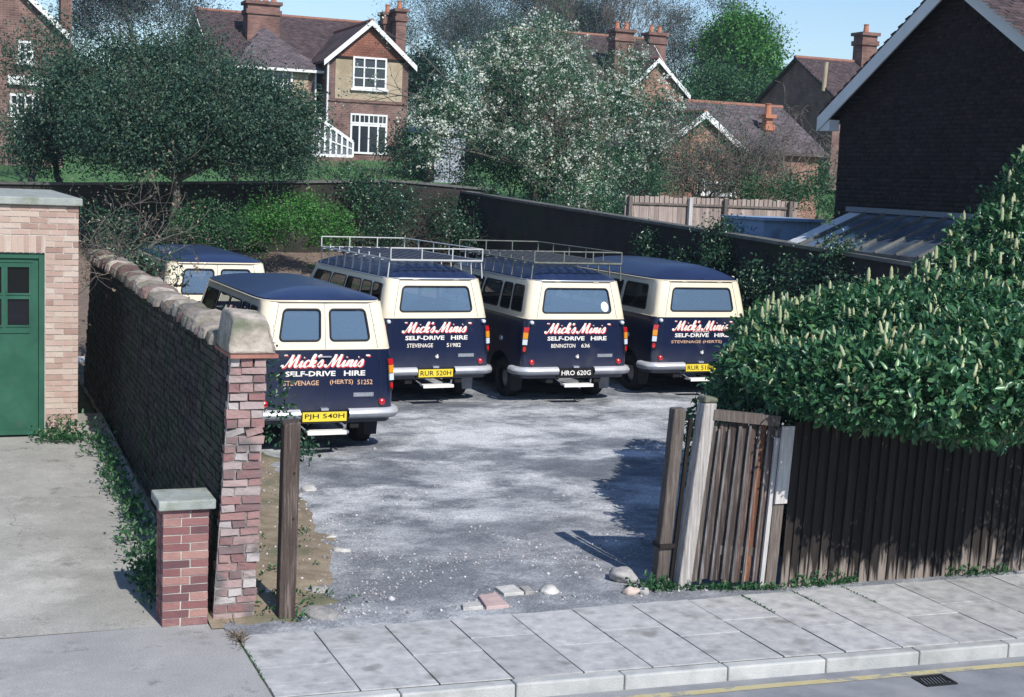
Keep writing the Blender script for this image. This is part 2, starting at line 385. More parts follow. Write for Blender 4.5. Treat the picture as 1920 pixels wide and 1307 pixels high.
M_stone = mk('pale_stone', [(.3, (.24, .235, .23)), (.7, (.42, .40, .38))], 14, .9, .5, 30, rnd=.2)
M_pebble = mk('loose_stone', [(.3, (.22, .22, .24)), (.7, (.48, .46, .46))], 10, .9, rnd=.5, src='island')
def mk_yard():
    m, nt, N, L, B = _new('yard_surface')
    geo = N.new('ShaderNodeNewGeometry'); P = geo.outputs['Position']
    def noise(sc, det, rough=.6, st=None):
        t = N.new('ShaderNodeTexNoise'); t.inputs['Scale'].default_value = sc; t.inputs['Detail'].default_value = det; t.inputs['Roughness'].default_value = rough
        if st:
            mp = N.new('ShaderNodeMapping'); mp.inputs['Scale'].default_value = st; mp.inputs['Rotation'].default_value = (0, 0, R(-12)); L.new(P, mp.inputs[0]); L.new(mp.outputs[0], t.inputs[0])
        else: L.new(P, t.inputs[0])
        return t.outputs['Fac']
    def mixc(f, a, b):
        x = N.new('ShaderNodeMixRGB')
        L.new(f, x.inputs[0])
        for k, c in ((1, a), (2, b)):
            if isinstance(c, tuple): x.inputs[k].default_value = (*c, 1)
            else: L.new(c, x.inputs[k])
        return x.outputs[0]
    def rng(f, lo, hi):
        r = N.new('ShaderNodeMapRange'); r.inputs[1].default_value = lo; r.inputs[2].default_value = hi; L.new(f, r.inputs[0]); return r.outputs[0]
    base = mixc(rng(noise(2.2, 8, .7), .35, .68), (.145, .16, .18), (.35, .37, .39))
    pale = mixc(rng(noise(.62, 12, .74, (.85, 1.15, 1)), .45, .60), base, (.72, .735, .74))
    dark = mixc(rng(noise(.6, 6, .6, (.8, 1.35, 1)), .55, .66), pale, (.165, .18, .205))
    # bare hardcore near the gate is darker and stonier
    sp = N.new('ShaderNodeSeparateXYZ'); L.new(P, sp.inputs[0])
    near = N.new('ShaderNodeMapRange'); near.inputs[1].default_value = 15.5; near.inputs[2].default_value = 12.2; L.new(sp.outputs['Y'], near.inputs[0])
    mu = N.new('ShaderNodeMath'); mu.operation = 'MULTIPLY'; L.new(near.outputs[0], mu.inputs[0]); L.new(rng(noise(1.5, 6), .3, .6), mu.inputs[1])
    c = mixc(mu.outputs[0], dark, (.225, .235, .255))
    sp2 = N.new('ShaderNodeTexVoronoi'); sp2.inputs['Scale'].default_value = 26; L.new(P, sp2.inputs[0])
    grit = mixc(rng(sp2.outputs['Distance'], .0, .55), (1.2, 1.2, 1.2), (.8, .8, .82))
    mm = N.new('ShaderNodeMixRGB'); mm.blend_type = 'MULTIPLY'; mm.inputs[0].default_value = .8; fine = mixc(rng(noise(48, 5, .75), .34, .66), (.6, .6, .62), (1.32, 1.32, 1.3)); m3 = N.new('ShaderNodeMixRGB'); m3.blend_type = 'MULTIPLY'; m3.inputs[0].default_value = 1; L.new(c, m3.inputs[1]); L.new(fine, m3.inputs[2]); L.new(m3.outputs[0], mm.inputs[1]); L.new(grit, mm.inputs[2])
    L.new(mm.outputs[0], B.inputs['Base Color']); B.inputs['Roughness'].default_value = .92; B.inputs['Specular IOR Level'].default_value = .2
    bp = N.new('ShaderNodeBump'); bp.inputs['Strength'].default_value = .7; bp.inputs['Distance'].default_value = .03
    ad = N.new('ShaderNodeMath'); ad.operation = 'ADD'; L.new(noise(9, 8, .7), ad.inputs[0]); L.new(noise(55, 3), ad.inputs[1]); L.new(ad.outputs[0], bp.inputs['Height']); L.new(bp.outputs[0], B.inputs['Normal'])
    return m
M_yard = mk_yard()
_bk = lambda *c: [(i / max(1, len(c) - 1), x) for i, x in enumerate(c)]
M_brick_pink = mk('garage_brick', _bk((.30, .19, .16), (.42, .30, .25), (.46, .35, .29), (.48, .40, .34), (.38, .25, .21)), 6, .9, .3, 50, ramp_from='random', rnd=.08)
M_brick_red = mk('red_brick', _bk((.12, .065, .072), (.21, .095, .095), (.25, .12, .115), (.33, .19, .165), (.17, .085, .09)), 9, .9, .35, 50, ramp_from='random', rnd=.1)
M_brick_old = mk('old_brick', _bk((.17, .14, .145), (.27, .14, .135), (.31, .19, .18), (.34, .25, .24), (.33, .29, .285), (.40, .37, .36)), 9, .92, .6, 30, ramp_from='random', rnd=.12, dirt=((.14, .125, .125), 3, .53, .68))
M_brick_side = mk('shade_dark_mossy_brick', _bk((.028, .03, .03), (.05, .04, .038), (.075, .055, .05), (.05, .055, .048)), 7, .95, .6, 30, ramp_from='random', rnd=.25, dirt=((.03, .045, .025), 2, .45, .65))  # darkened copy of the end brick: side face's shade put into colour, plus moss
M_mortar = mk('lime_mortar', [(.3, (.42, .40, .36)), (.7, (.55, .52, .47))], 12, .95, .3)
M_mortar_dk = mk('dark_mortar', [(.3, (.035, .035, .034)), (.7, (.075, .07, .065))], 6, .95, .5)
M_mortar_old = mk('old_mortar', [(.3, (.15, .13, .125)), (.7, (.32, .29, .275))], 14, .95, .6)
M_cap = mk('cap_concrete', [(.3, (.24, .265, .25)), (.7, (.37, .39, .36))], 8, .9, .4, 60, dirt=((.20, .22, .17), 5, .5, .7))
M_cop = mk('coping_stone', [(.3, (.22, .19, .16)), (.7, (.42, .37, .32))], 9, .95, .8, 25, rnd=.2, dirt=((.12, .13, .09), 3, .5, .7))
M_gdoor = mk('green_paint', [(.25, (.010, .062, .037)), (.5, (.018, .09, .055)), (.75, (.03, .115, .074))], 3, .55, .08, 90, spec=.35, dirt=((.05, .085, .065), 5, .6, .8))
M_timber = mk('grey_timber', [(.3, (.075, .06, .052)), (.55, (.15, .125, .11)), (.75, (.27, .245, .23))], 3, .9, .6, 12, stretch=(18, 18, 1.2), rnd=.2)
M_timber_dk = mk('creosoted_timber', [(.3, (.012, .010, .010)), (.62, (.026, .020, .018)), (.80, (.075, .052, .042))], 2.5, .85, .6, 12, stretch=(16, 16, .9), rnd=.35)
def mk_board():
    m = mk('creosote_sunlit_foot', [(.3, (.012, .010, .010)), (.62, (.026, .020, .018)), (.80, (.075, .052, .042))], 2.5, .85, .6, 12, stretch=(16, 16, .9), rnd=.35)
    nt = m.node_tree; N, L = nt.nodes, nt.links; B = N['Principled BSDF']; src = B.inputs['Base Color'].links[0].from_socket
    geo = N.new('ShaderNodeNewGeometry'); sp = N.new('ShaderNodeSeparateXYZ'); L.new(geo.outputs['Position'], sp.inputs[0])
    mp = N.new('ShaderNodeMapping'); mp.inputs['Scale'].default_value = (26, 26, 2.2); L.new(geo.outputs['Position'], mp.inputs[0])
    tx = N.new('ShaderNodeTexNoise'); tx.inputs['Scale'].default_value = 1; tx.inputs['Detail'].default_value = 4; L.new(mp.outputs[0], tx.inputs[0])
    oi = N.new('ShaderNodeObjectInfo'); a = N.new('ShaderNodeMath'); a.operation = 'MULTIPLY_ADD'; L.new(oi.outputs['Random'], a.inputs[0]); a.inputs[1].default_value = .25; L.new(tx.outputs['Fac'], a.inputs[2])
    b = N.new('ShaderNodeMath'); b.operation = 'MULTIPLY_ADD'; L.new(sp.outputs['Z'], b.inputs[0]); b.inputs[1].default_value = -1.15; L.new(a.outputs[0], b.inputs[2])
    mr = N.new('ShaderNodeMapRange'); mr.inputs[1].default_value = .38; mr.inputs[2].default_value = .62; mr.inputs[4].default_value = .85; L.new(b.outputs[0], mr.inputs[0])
    mx = N.new('ShaderNodeMixRGB'); L.new(mr.outputs[0], mx.inputs[0]); L.new(src, mx.inputs[1]); mx.inputs[2].default_value = (.30, .25, .215, 1); L.new(mx.outputs[0], B.inputs['Base Color'])  # pale foot paints in the sunlit strip below the hedge's shadow
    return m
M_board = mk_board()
M_timber_pale = mk('bleached_timber', [(.3, (.38, .36, .35)), (.7, (.60, .58, .56))], 3, .9, .5, 12, stretch=(18, 18, 1.2))
M_bark = mk('bark', [(.3, (.06, .055, .045)), (.7, (.14, .125, .105))], 6, .95, .8, 14)
M_twig = mk('twig', [(.3, (.10, .085, .075)), (.7, (.17, .15, .13))], 6, .9)
M_twig_far = mk('far_twig', [(.3, (.085, .085, .09)), (.7, (.15, .14, .14))], 3, .9)

# ------------------------------------------------------------------ the ground
def sheet(name, us, vs, zf, m, kind='structure', smooth=True):
    V = np.array([(u, v, zf(u, v)) for v in vs for u in us]); nu = len(us)
    F = np.array([(j * nu + i, j * nu + i + 1, (j + 1) * nu + i + 1, (j + 1) * nu + i) for j in range(len(vs) - 1) for i in range(nu - 1)])
    return link(name, mesh_np(name, V, F, smooth), m, None, kind)
def nz(u, v, s=1.0): return mn.noise(Vector((u * s, v * s, 3.1)))
kerb_v = lambda u: 10.14 - .052 * u
back_v = lambda u: 11.66 - .022 * u
sheet('ground', list(np.arange(-160, 240, 4.0)), sorted(set(list(np.arange(-40, 60, 2.0)) + list(np.arange(60, 400, 10.0)))), lambda u, v: g(u, v) - (.30 if v < 12.5 else .05) + (.5 * nz(u, v, .08) if v > 46 else 0), M_rough)
sheet('road', list(np.arange(-60, 80, 2.0)), [-6, 0, 4, 7, 9, 10.6], lambda u, v: -.12, M_tarmac)
def yard_z(u, v): return g(u, v) + .004 + .022 * nz(u, v, .9) * min(1, (v - 11.5) / .6) + .012 * nz(u, v, 2.7)
sheet('yard_ground', list(np.arange(2.2, 14.01, .2)), list(np.arange(11.3, 27.0, .2)), lambda u, v: yard_z(u, v) - (.05 if v < 11.5 else 0), M_yard)
# earth verge along the foot of the wall
def verge_z(u, v):
    e = np.interp(v, [11.5, 12.2, 13.6, 16.3, 18.2, 26], [3.02, 3.25, 3.62, 3.92, 4.0, 4.0]) + .12 * nz(0, v, 1.7)
    k = max(0, min(1, (v - 11.72) / .5)); return g(u, v) + .07 * max(-1.2, min(1, (e - u) / .45)) * k + .03 * nz(u, v, 3) * k + .012 * nz(u, v, 8) + (1 - k) * (.0 if u < 2.95 else -.06)
sheet('earth_verge', list(np.arange(2.1, 4.6, .1)), list(np.arange(11.70, 26, .12)), verge_z, M_earth)
sheet('soil_bank', list(np.arange(1.5, 15.6, .35)), list(np.arange(25.8, 39.4, .35)), lambda u, v: g(u, v) + .01 + .12 * nz(u, v, .8) + .05 * nz(u, v, 2.3), M_soil)
sheet('lawn', list(np.arange(-25, 46, 2.0)), list(np.arange(41, 62, 1.5)), lambda u, v: g(u, v) + .05 + .06 * nz(u, v, .2), M_lawn)
def drive_z(u, v): return (.3 * max(0, v - 11.85) / 7.35) + .006 * nz(u, v, .7)
sheet('driveway', list(np.arange(-14, 1.9, .4)) + [2.1], list(np.arange(11.9, 21, .35)), drive_z, M_conc)
pv = link('driveway_apron', MB().prism([(-14, 11.9, -.2), (-14, 10.2, -.2), (2.255, kerb_v(2.255) - .13, -.2), (2.255, 11.7, -.2), (2.1, 11.9, -.2)], (0, 0, .2)).mesh('driveway_apron'), M_apron, None, 'structure')

# pavement: every flag is a piece of its own on a soil bed
pave = link('pavement', MB().prism([(2.26, kerb_v(2.26), -.2), (16, kerb_v(16), -.2), (16, back_v(16), -.2), (2.26, back_v(2.26), -.2)], (0, 0, .191)).mesh('pavement'), M_joint, None, 'structure')
us = [2.27, 2.92, 3.54, 4.14, 4.73, 5.33, 5.93, 6.53, 7.12, 7.69, 8.27, 8.87, 9.47, 10.07, 10.67, 11.27, 11.87, 12.5, 13.1, 13.7]
for i in range(len(us) - 1):
    a, b = us[i] + .0055, us[i + 1] - .0055
    t = [.60, .40, .57, .39, .6, .41, .58, .42][i % 8] + RND.uniform(-.02, .02)
    cuts = [0, t, 1] if i else [0, t, .86, 1]
    for k in range(len(cuts) - 1):
        q = []
        for u_, w in ((a, cuts[k]), (b, cuts[k]), (b, cuts[k + 1]), (a, cuts[k + 1])):
            vb, vk = back_v(u_) - .004, kerb_v(u_) + .006
            e = .006 if (w in (0,)) else .0
            v_ = vb + (vk - vb) * w + (.0055 if w == cuts[k + 1] else -.0055)
            q.append((u_ + RND.uniform(-.004, .004), v_, -.06 + RND.uniform(-.003, .003)))
        bevel(MB().prism(q, (0, 0, .06)).build('pavement_slab', M_slab, pave), .0025, 1)
kb = link('kerb', MB().prism([(2.27, kerb_v(2.27) - .12, -.3), (20, kerb_v(20) - .12, -.3), (20, kerb_v(20), -.3), (2.27, kerb_v(2.27), -.3)], (0, 0, .17)).mesh('kerb'), M_joint, None, 'structure')
u0 = 2.28
while u0 < 15:
    u1 = u0 + .914
    o = MB().prism([(u0 + .004, kerb_v(u0) - .128, -.2), (u1 - .004, kerb_v(u1) - .128, -.2), (u1 - .004, kerb_v(u1) - .003, -.2), (u0 + .004, kerb_v(u0) - .003, -.2)], (0, 0, .2 + RND.uniform(-.003, .004))).build('kerb_stone', M_kerb, kb)
    bevel(o, .016, 2); u0 = u1
# yellow line, worn, in the gutter
yl = MB(); n = 60; pv_ = []
for i in range(n + 1):
    u_ = -2 + 20 * i / n; c = kerb_v(u_) - .31 + .01 * nz(u_, 0, 2); pv_.append((u_, c))
yl.v = [Vector((a, b + s, -.116)) for a, b in pv_ for s in (-.045, .045)]
yl.f = [(2 * i, 2 * i + 2, 2 * i + 3, 2 * i + 1) for i in range(n)]
yl.build('road_marking', M_yellow, None, 'structure')
# gully grate
M_iron = mk('cast_iron', (.03, .032, .035), 8, .55, .2, 60, metal=.6)
dp = az(1752, 1277, -.12)
gt = thing('drain_grate', 'black cast iron gully grate in the road beside the yellow line', 'drain grate', (dp.x, dp.y, -.12), rotz=R(-3)); gt.scale = (.62, .62, 1)
fr = MB()
for s in (-1, 1):
    fr.box(-.24, .24, s * .16 - .022, s * .16 + .022, -.02, .012); fr.box(s * .225 - .02, s * .225 + .02, -.138, .138, -.02, .0115)
fr.build('grate_frame', M_iron, gt)
MB().box(-.22, .22, -.15, .15, -.03, -.018).build('gully_bottom', mk('gully_dark', (.01, .01, .012), 3, .9), gt)
for i in range(8):
    x = -.18 + i * .051
    MB().beam((x - .03, -.135, -.002), (x + .03, .135, -.002), .02, .02).build('grate_bar', M_iron, gt)

# loose stones
def pebbles(P, S):
    n = len(P); base = np.array([(1, 0, 0), (-1, 0, 0), (0, 1, 0), (0, -1, 0), (0, 0, .7), (0, 0, -.7)], float)
    V = P[:, None] + (base[None] * NR.uniform(.6, 1.25, (n, 6, 3))) * S[:, None, None]
    # turn about z
    F = np.array([(0, 2, 4), (2, 1, 4), (1, 3, 4), (3, 0, 4), (2, 0, 5), (1, 2, 5), (3, 1, 5), (0, 3, 5)])
    return V.reshape(-1, 3), [(np.arange(n)[:, None, None] * 6 + F[None]).reshape(-1, 3)]
pts = []
for _ in range(7000):
    v = 11.65 + abs(NR.normal()) * 2.6; u = NR.uniform(2.9, 7.2)
    if v > 19 or mn.noise(Vector((u * 1.1, v * 1.1, 7))) < .05 - .25 * (v < 12.6): continue
    pts.append((u, v, yard_z(u, v)))
for _ in range(900):
    v = NR.uniform(11.7, 18); u = NR.uniform(2.6, 3.9); pts.append((u, v, max(yard_z(u, v), verge_z(u, v))))
P = np.array(pts); S = .005 + .018 * NR.random(len(P)) ** 4 + (NR.random(len(P)) < .012) * NR.uniform(.012, .035, len(P))
V, F = pebbles(P, S); link('loose_stones', mesh_np('loose_stones', V, F), M_pebble, None, 'stuff')
def rock(name, label, cat, p, s, m, group=None, seed=0, flat=.6):
    bm = bmesh.new(); bmesh.ops.create_icosphere(bm, subdivisions=3, radius=1)
    for vt in bm.verts:
        k = 1 + .30 * mn.noise(vt.co * 1.3 + Vector((seed, 0, 0))) + .1 * mn.noise(vt.co * 4 + Vector((seed, 3, 0)))
        vt.co = Vector((vt.co.x * s[0], vt.co.y * s[1], vt.co.z * s[2])) * k
    me = bpy.data.meshes.new(name); bm.to_mesh(me); bm.free(); me.polygons.foreach_set('use_smooth', np.ones(len(me.polygons), dtype=bool))
    o = link(name, me, m); o.location = p; o.rotation_euler = (0, 0, seed); tag(o, label, cat, group); return o
def gp(px, py): p = az(px, py, .02); return Vector((p.x, p.y, yard_z(p.x, p.y)))
M_white = mk('white_stone', [(.3, (.40, .39, .37)), (.7, (.58, .565, .53))], 9, .9, .4, 40)
rock('stone', 'white pitted lump of stone set in the yard threshold by the paving', 'stone', gp(1031, 1108), (.13, .085, .05), M_white, seed=1)
rock('boulder', 'largest grey boulder at the foot of the leaning gate post', 'boulder', gp(1168, 1088) + Vector((0, 0, .05)), (.15, .13, .085), M_stone, seed=2)
rock('boulder', 'small pinkish stone below the large boulder by the leaning gate post', 'boulder', gp(1183, 1112) + Vector((0, 0, .02)), (.085, .06, .05), mk('pink_stone', [(.3, (.42, .34, .30)), (.7, (.58, .48, .42))], 14, .9, .4), seed=3)
rock('boulder', 'small cream stone beside the weeds at the leaning gate post', 'boulder', gp(1207, 1112) + Vector((0, 0, .02)), (.05, .05, .05), M_stone, seed=4)
for i, (px, py, s, lab) in enumerate([(598, 1150, (.12, .22, .06), 'long pale rubble lump between the timber post and the hardcore'), (592, 1108, (.09, .14, .05), 'pale rubble lump further up the bank than the one by the paving'), (640, 1038, (.10, .05, .03), 'flat white stone at the edge of the earth verge'), (622, 1012, (.07, .04, .02), 'small flat white stone above the other flat stone on the verge edge'), (578, 928, (.16, .10, .03), 'broad white patch of stone on the verge behind the timber post')]):
    rock('rubble', lab, 'stone', gp(px, py), s, M_white if i > 1 else M_stone, seed=10 + i)
def flag(name, label, pxs, m, h=.03):
    pl = [gp(*p) + Vector((0, 0, -.02)) for p in pxs]
    o = bevel(MB().prism(pl, (0, 0, h + .02)).build(name, m), .005, 1); tag(o, label, 'paving fragment'); return o
flag('paving_fragment', 'cream broken paving piece in the gateway beside the white lump', [(945, 1119), (983, 1116), (963, 1103), (928, 1107)], M_white)
flag('paving_fragment', 'pink brick-coloured slab piece in the gateway next to the cream piece', [(912, 1141), (955, 1136), (930, 1117), (897, 1121)], mk('pink_slab', [(.3, (.40, .29, .28)), (.7, (.50, .38, .36))], 9, .9, .3))
flag('paving_fragment', 'pale slab piece touching the paving left of the pink piece', [(868, 1143), (906, 1140), (895, 1131), (866, 1135)], M_stone)
flag('paving_fragment', 'small buff piece between the cream piece and the white lump', [(985, 1116), (1003, 1114), (990, 1104), (974, 1106)], M_stone)

# ------------------------------------------------------------------ brickwork, piece by piece
_BV = {}
def brick_mesh(L, Hh, D, rough, k):
    key = (round(L, 3), round(Hh, 3), round(D, 3), rough, k)
    if key not in _BV:
        rr = random.Random(k * 31 + int(L * 1000)); bm = bmesh.new(); bmesh.ops.create_cube(bm, size=1)
        for v in bm.verts: v.co = Vector((v.co.x * L, (v.co.y - .5) * D, v.co.z * Hh)) + Vector((rr.uniform(-1, 1), 0 if v.co.y < 0 else rr.uniform(-1, 1), rr.uniform(-1, 1))) * rough
        me = bpy.data.meshes.new('brick'); bm.to_mesh(me); bm.free(); _BV[key] = me
    return _BV[key]
def brick_face(parent, origin, width, height, dn, m, course=.075, jt=.011, depth=.095, bond='stretcher', rough=.002, jit=.0015, keep=None, limit=300, shift=None, mstuff=None, name='brick', vertical=False, proud=0, par=0):
    """lays courses on a face: origin = lower left corner seen from outside, dn = outward normal; nearest pieces are parts, the rest one part"""
    dn = Vector(dn); X = dn.cross(Vector((0, 0, 1))); du = -X; origin = Vector(origin)
    items = []
    nrow = int(round(height / course))
    for r in range(nrow):
        z = r * course; x = 0
        if vertical: lens = [.075] * 200
        elif bond == 'stretcher': lens = ([.1125] if (r + par) % 2 else []) + [.225] * 200
        elif bond == 'pier': lens = [.2325, .1575] if (r + par) % 2 else [.1575, .2325]
        elif bond == 'flemish': lens = ([.1125, .225] if (r + par) % 2 else [.225, .1125]) * 120
        elif bond == 'english': lens = ([.06] + [.1125] * 400) if (r + par) % 3 == 0 else (([.1125] if (r + par) % 3 == 1 else []) + [.225] * 200)
        else: lens = [RND.choice([.225, .225, .1125, .17]) for _ in range(200)]
        for L in lens:
            if x >= width - .035: break
            L = min(L, width - x)
            if L > .035 and (keep is None or keep(x + L / 2, z + course / 2)): items.append((x + L / 2, z + course / 2, L))
            x += L
    h = course
    mats = []
    for (x, z, L) in items:
        c = origin + du * x + Vector((0, 0, z)) + dn * (proud + RND.uniform(-jit, jit))
        if shift: c = c + shift(z)
        mats.append((c, L))
    mats.sort(key=lambda t: (t[0] - CAM).length)
    rot = Matrix((X, dn, Vector((0, 0, 1)))).transposed().to_quaternion()
    org = ORG.get(parent.name, Vector((0, 0, 0)))
    for c, L in mats[:limit]:
        me = brick_mesh(L - jt, h - jt, depth, rough, RND.randrange(4))
        o = link(name, me, m, parent); o.rotation_mode = 'QUATERNION'; o.rotation_quaternion = rot; o.location = c - org
    rest = mats[limit:]
    if rest:
        n = len(rest); C = np.array([c - org for c, L in rest]); Ls = np.array([L - jt for c, L in rest])
        bx = np.array([(x, y, z_) for z_ in (-.5, .5) for y in (-1, 0) for x in (-.5, .5)])
        V = C[:, None] + bx[None, :, 0:1] * Ls[:, None, None] * np.array(X)[None, None] + bx[None, :, 1:2] * depth * np.array(dn)[None, None] + bx[None, :, 2:3] * (h - jt) * np.array([0, 0, 1.])[None, None]
        V = V + NR.uniform(-rough, rough, V.shape)
        F = np.array([(0, 2, 3, 1), (4, 5, 7, 6), (0, 1, 5, 4), (2, 6, 7, 3), (0, 4, 6, 2), (1, 3, 7, 5)])
        link('bricks', mesh_np('bricks', V.reshape(-1, 3), (np.arange(n)[:, None, None] * 8 + F[None]).reshape(-1, 4)), mstuff or m, parent, 'stuff')
M_brick_side_i = mk('shade_dark_mossy_run', [(.25, (.024, .027, .026)), (.5, (.042, .036, .034)), (.75, (.065, .052, .046))], 5, .95, .6, 30, rnd=.45, src='island', dirt=((.025, .04, .022), 2, .45, .65))  # rest of the side face, likewise darkened in colour for its shade

# short gate pier with a concrete cap
pier = thing('gate_pier', 'short red brick gate pier with a flat concrete cap standing by the driveway', 'gate pier', (1.9, 12.05, 0))
x0, x1, y0, y1 = 1.705, 2.095, 11.865, 12.25
MB().box(x0 + .008, x1 - .008, y0 + .008, y1 - .008, 0, 1.01).build('mortar_core', M_mortar, pier)
brick_face(pier, (x0, y0, 0), x1 - x0, 1.01, (0, -1, 0), M_brick_red, .0721, bond='pier')
brick_face(pier, (x1, y1, 0), x1 - x0, 1.01, (0, 1, 0), M_brick_red, .0721, bond='pier', par=1)
brick_face(pier, (x0, y1 - .099, 0), y1 - y0 - .198, 1.01, (-1, 0, 0), M_brick_red, .0721, bond='stretcher')
brick_face(pier, (x1, y0 + .099, 0), y1 - y0 - .198, 1.01, (1, 0, 0), M_brick_red, .0721, bond='stretcher', par=1)
capo = MB().prism([(x0 - .04, y0 - .05, 1.013), (x1 + .045, y0 - .05, 1.013), (x1 + .045, y1 + .04, 1.013), (x0 - .04, y1 + .04, 1.013)], (0, 0, .085)).build('cap', M_cap, pier)
bevel(capo, .012, 2)

# tall old boundary wall
LEAN = lambda z: Vector((.055 * z, .018 * z, 0))
wall = thing('brick_wall', 'tall old brick boundary wall with patched red end and rough lumpy coping', 'brick wall', (2.3, 11.9, 0))
wx0, wx1, wv0, wv1, wh = 2.135, 2.50, 11.885, 24.0, 2.31
core = MB(); i_ = .012
core.add([(wx0 + i_, wv0 + i_, -.2), (wx1 - i_, wv0 + i_, -.2), (wx1 - i_, wv1, -.2), (wx0 + i_, wv1, -.2)] + [Vector(p) + LEAN(wh) for p in [(wx0 + i_, wv0 + i_, wh), (wx1 - i_ - .06, wv0 + i_, wh), (wx1 - i_ - .06, wv1, wh), (wx0 + i_, wv1, wh)]],
         [(0, 3, 2, 1), (4, 5, 6, 7), (0, 1, 5, 4), (1, 2, 6, 5), (2, 3, 7, 6), (3, 0, 4, 7)])
core.build('mortar_core', M_mortar_dk, wall)
# the end, course by course, with worn and tilted bricks
org = ORG[wall.name]; z = 0.0; row = 0
while z < wh - .05:
    h = RND.uniform(.066, .082); W = wx1 - wx0 - .06 * z / wh + RND.uniform(-.012, .018); x = wx0 + RND.uniform(-.004, .010)
    lens = [[.225, .12], [.11, .225], [.18, .18], [.11, .13, .13]][row % 4 if row % 5 else RND.randrange(4)]
    tot = sum(lens); lens = [l * W / tot for l in lens]
    for L in lens:
        c = Vector((x + L / 2, wv0 + RND.uniform(-.014, .008), z + h / 2)) + LEAN(z)
        o = link('brick', brick_mesh(round(L, 2) - .014, round(h, 2) - .013, .11, .006, RND.randrange(4)), M_brick_old, wall)
        o.rotation_euler = (RND.uniform(-.05, .05), RND.uniform(-.05, .05) + (.3 if row == 22 else 0), math.pi + RND.uniform(-.06, .06)); o.location = c - org; x += L
    z += h; row += 1
me_ = MB().add([Vector(p) for p in [(wx0 + .004, wv0 + .013, 0), (wx1 - .004, wv0 + .013, 0), (wx1 - .004, wv0 + .03, 0), (wx0 + .004, wv0 + .03, 0)]] + [Vector(p) + LEAN(wh) for p in [(wx0 + .004, wv0 + .013, wh), (wx1 - .064, wv0 + .013, wh), (wx1 - .064, wv0 + .03, wh), (wx0 + .004, wv0 + .03, wh)]], [(0, 3, 2, 1), (4, 5, 6, 7), (0, 1, 5, 4), (1, 2, 6, 5), (2, 3, 7, 6), (3, 0, 4, 7)])
me_.build('end_mortar', M_mortar_old, wall)
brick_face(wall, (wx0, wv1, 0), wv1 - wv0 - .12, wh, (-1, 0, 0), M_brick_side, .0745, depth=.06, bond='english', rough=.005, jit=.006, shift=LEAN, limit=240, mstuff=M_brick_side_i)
# coping: one big weathered stone at the end, then brick-on-edge lumps
def lump(v0, v1, w, z0, h, m, flat=.25, ns=7):
    b = MB(); prof = []
    for k in range(ns + 1):
        t = math.pi * k / ns; prof.append((-w / 2 * math.copysign(abs(math.cos(t)) ** .7, math.cos(t)), h * (flat + (1 - flat) * math.sin(t) ** .7)))
    pr = [(-w / 2, 0)] + prof + [(w / 2, 0)]; n = len(pr); off = LEAN(wh) + Vector(((wx0 + wx1) / 2 - .03, 0, z0))
    st = 3; vs = []
    for j in range(st + 1):
        v = v0 + (v1 - v0) * j / st; e = .86 if j in (0, st) else 1
        vs += [off + Vector((x * e + .02 * nz(v * 3, x * 9), v, zz * e * (1 + .25 * nz(v * 4, x * 7 + 5)))) for x, zz in pr]
    fs = [tuple(range(n)), tuple(range(st * n, st * n + n))]
    for j in range(st):
        for k in range(n): fs.append((j * n + k, j * n + (k + 1) % n, (j + 1) * n + (k + 1) % n, (j + 1) * n + k))
    b.add(vs, fs); o = b.build('coping_stone', m, wall); return o
big = MB(); o_ = LEAN(wh) + Vector((0, 0, wh))
xa, xb = wx0 - .02, wx1 + .02
vs = []
for (v, k, hh) in ((11.86, 0, 0), (12.02, 0, .05), (12.3, .0, .06), (12.55, .02, .02)):
    vs += [o_ + Vector(p) for p in [(xa + k, v, .005), (xb - k, v, .005), (xb - .01 - k, v + .0, .05), (xb - .06 - k, v + .05, .27 + hh), (xa + .05 + k, v + .06, .30 + hh), (xa + k, v, .07)]]
n = 6; fs = [tuple(range(n)), tuple(range(18, 24))]
for j in range(3):
    for k in range(n): fs.append((j * n + k, j * n + (k + 1) % n, (j + 1) * n + (k + 1) % n, (j + 1) * n + k))
big.add(vs, fs); bo = big.build('end_coping', M_cop, wall); bevel(bo, .025, 3)
MB().box(xa + .01, xb + .015, 11.84, 12.6, .0, .03, Matrix.Translation(o_ + Vector((0, 0, -.026)))).build('tile_course', mk('clay_tile', [(.3, (.24, .10, .08)), (.7, (.36, .18, .14))], 8, .9), wall)
v = 12.57
M_cop2 = mk('coping_brick', _bk((.10, .07, .065), (.22, .135, .12), (.20, .175, .155), (.11, .10, .09)), 8, .95, .8, 25, ramp_from='random', rnd=.2, dirt=((.14, .14, .10), 4, .5, .65))
while v < 24.2:
    L = RND.uniform(.12, .32); h = RND.uniform(.10, .20) if v > 13.2 else RND.uniform(.11, .17)
    lump(v, v + L, RND.uniform(.32, .44), wh, h, M_cop2 if RND.random() < .7 else M_cop); v += L + .012

# timber gate post
post = thing('timber_post', 'weathered square timber gate post standing alone in front of the brick wall end', 'timber post', (2.76, 11.86, 0))
pb = MB(); w = .068
pb.add([(2.69, 11.79, -.2), (2.835, 11.79, -.2), (2.835, 11.93, -.2), (2.69, 11.93, -.2), (2.705, 11.80, 1.72), (2.85, 11.80, 1.745), (2.85, 11.94, 1.76), (2.705, 11.94, 1.73)], [(0, 3, 2, 1), (4, 5, 6, 7), (0, 1, 5, 4), (1, 2, 6, 5), (2, 3, 7, 6), (3, 0, 4, 7)])
o = pb.build('post', mk('brown_post_timber', [(.3, (.045, .034, .03)), (.55, (.10, .075, .064)), (.74, (.27, .22, .19))], 2.2, .9, .8, 10, stretch=(22, 22, 1.1)), post); bevel(o, .012, 2)
for zz in (1.3, .9):
    MB().tube([(2.80, 11.785, zz), (2.80, 11.80, zz)], .009, 8).build('bolt', M_iron, post)

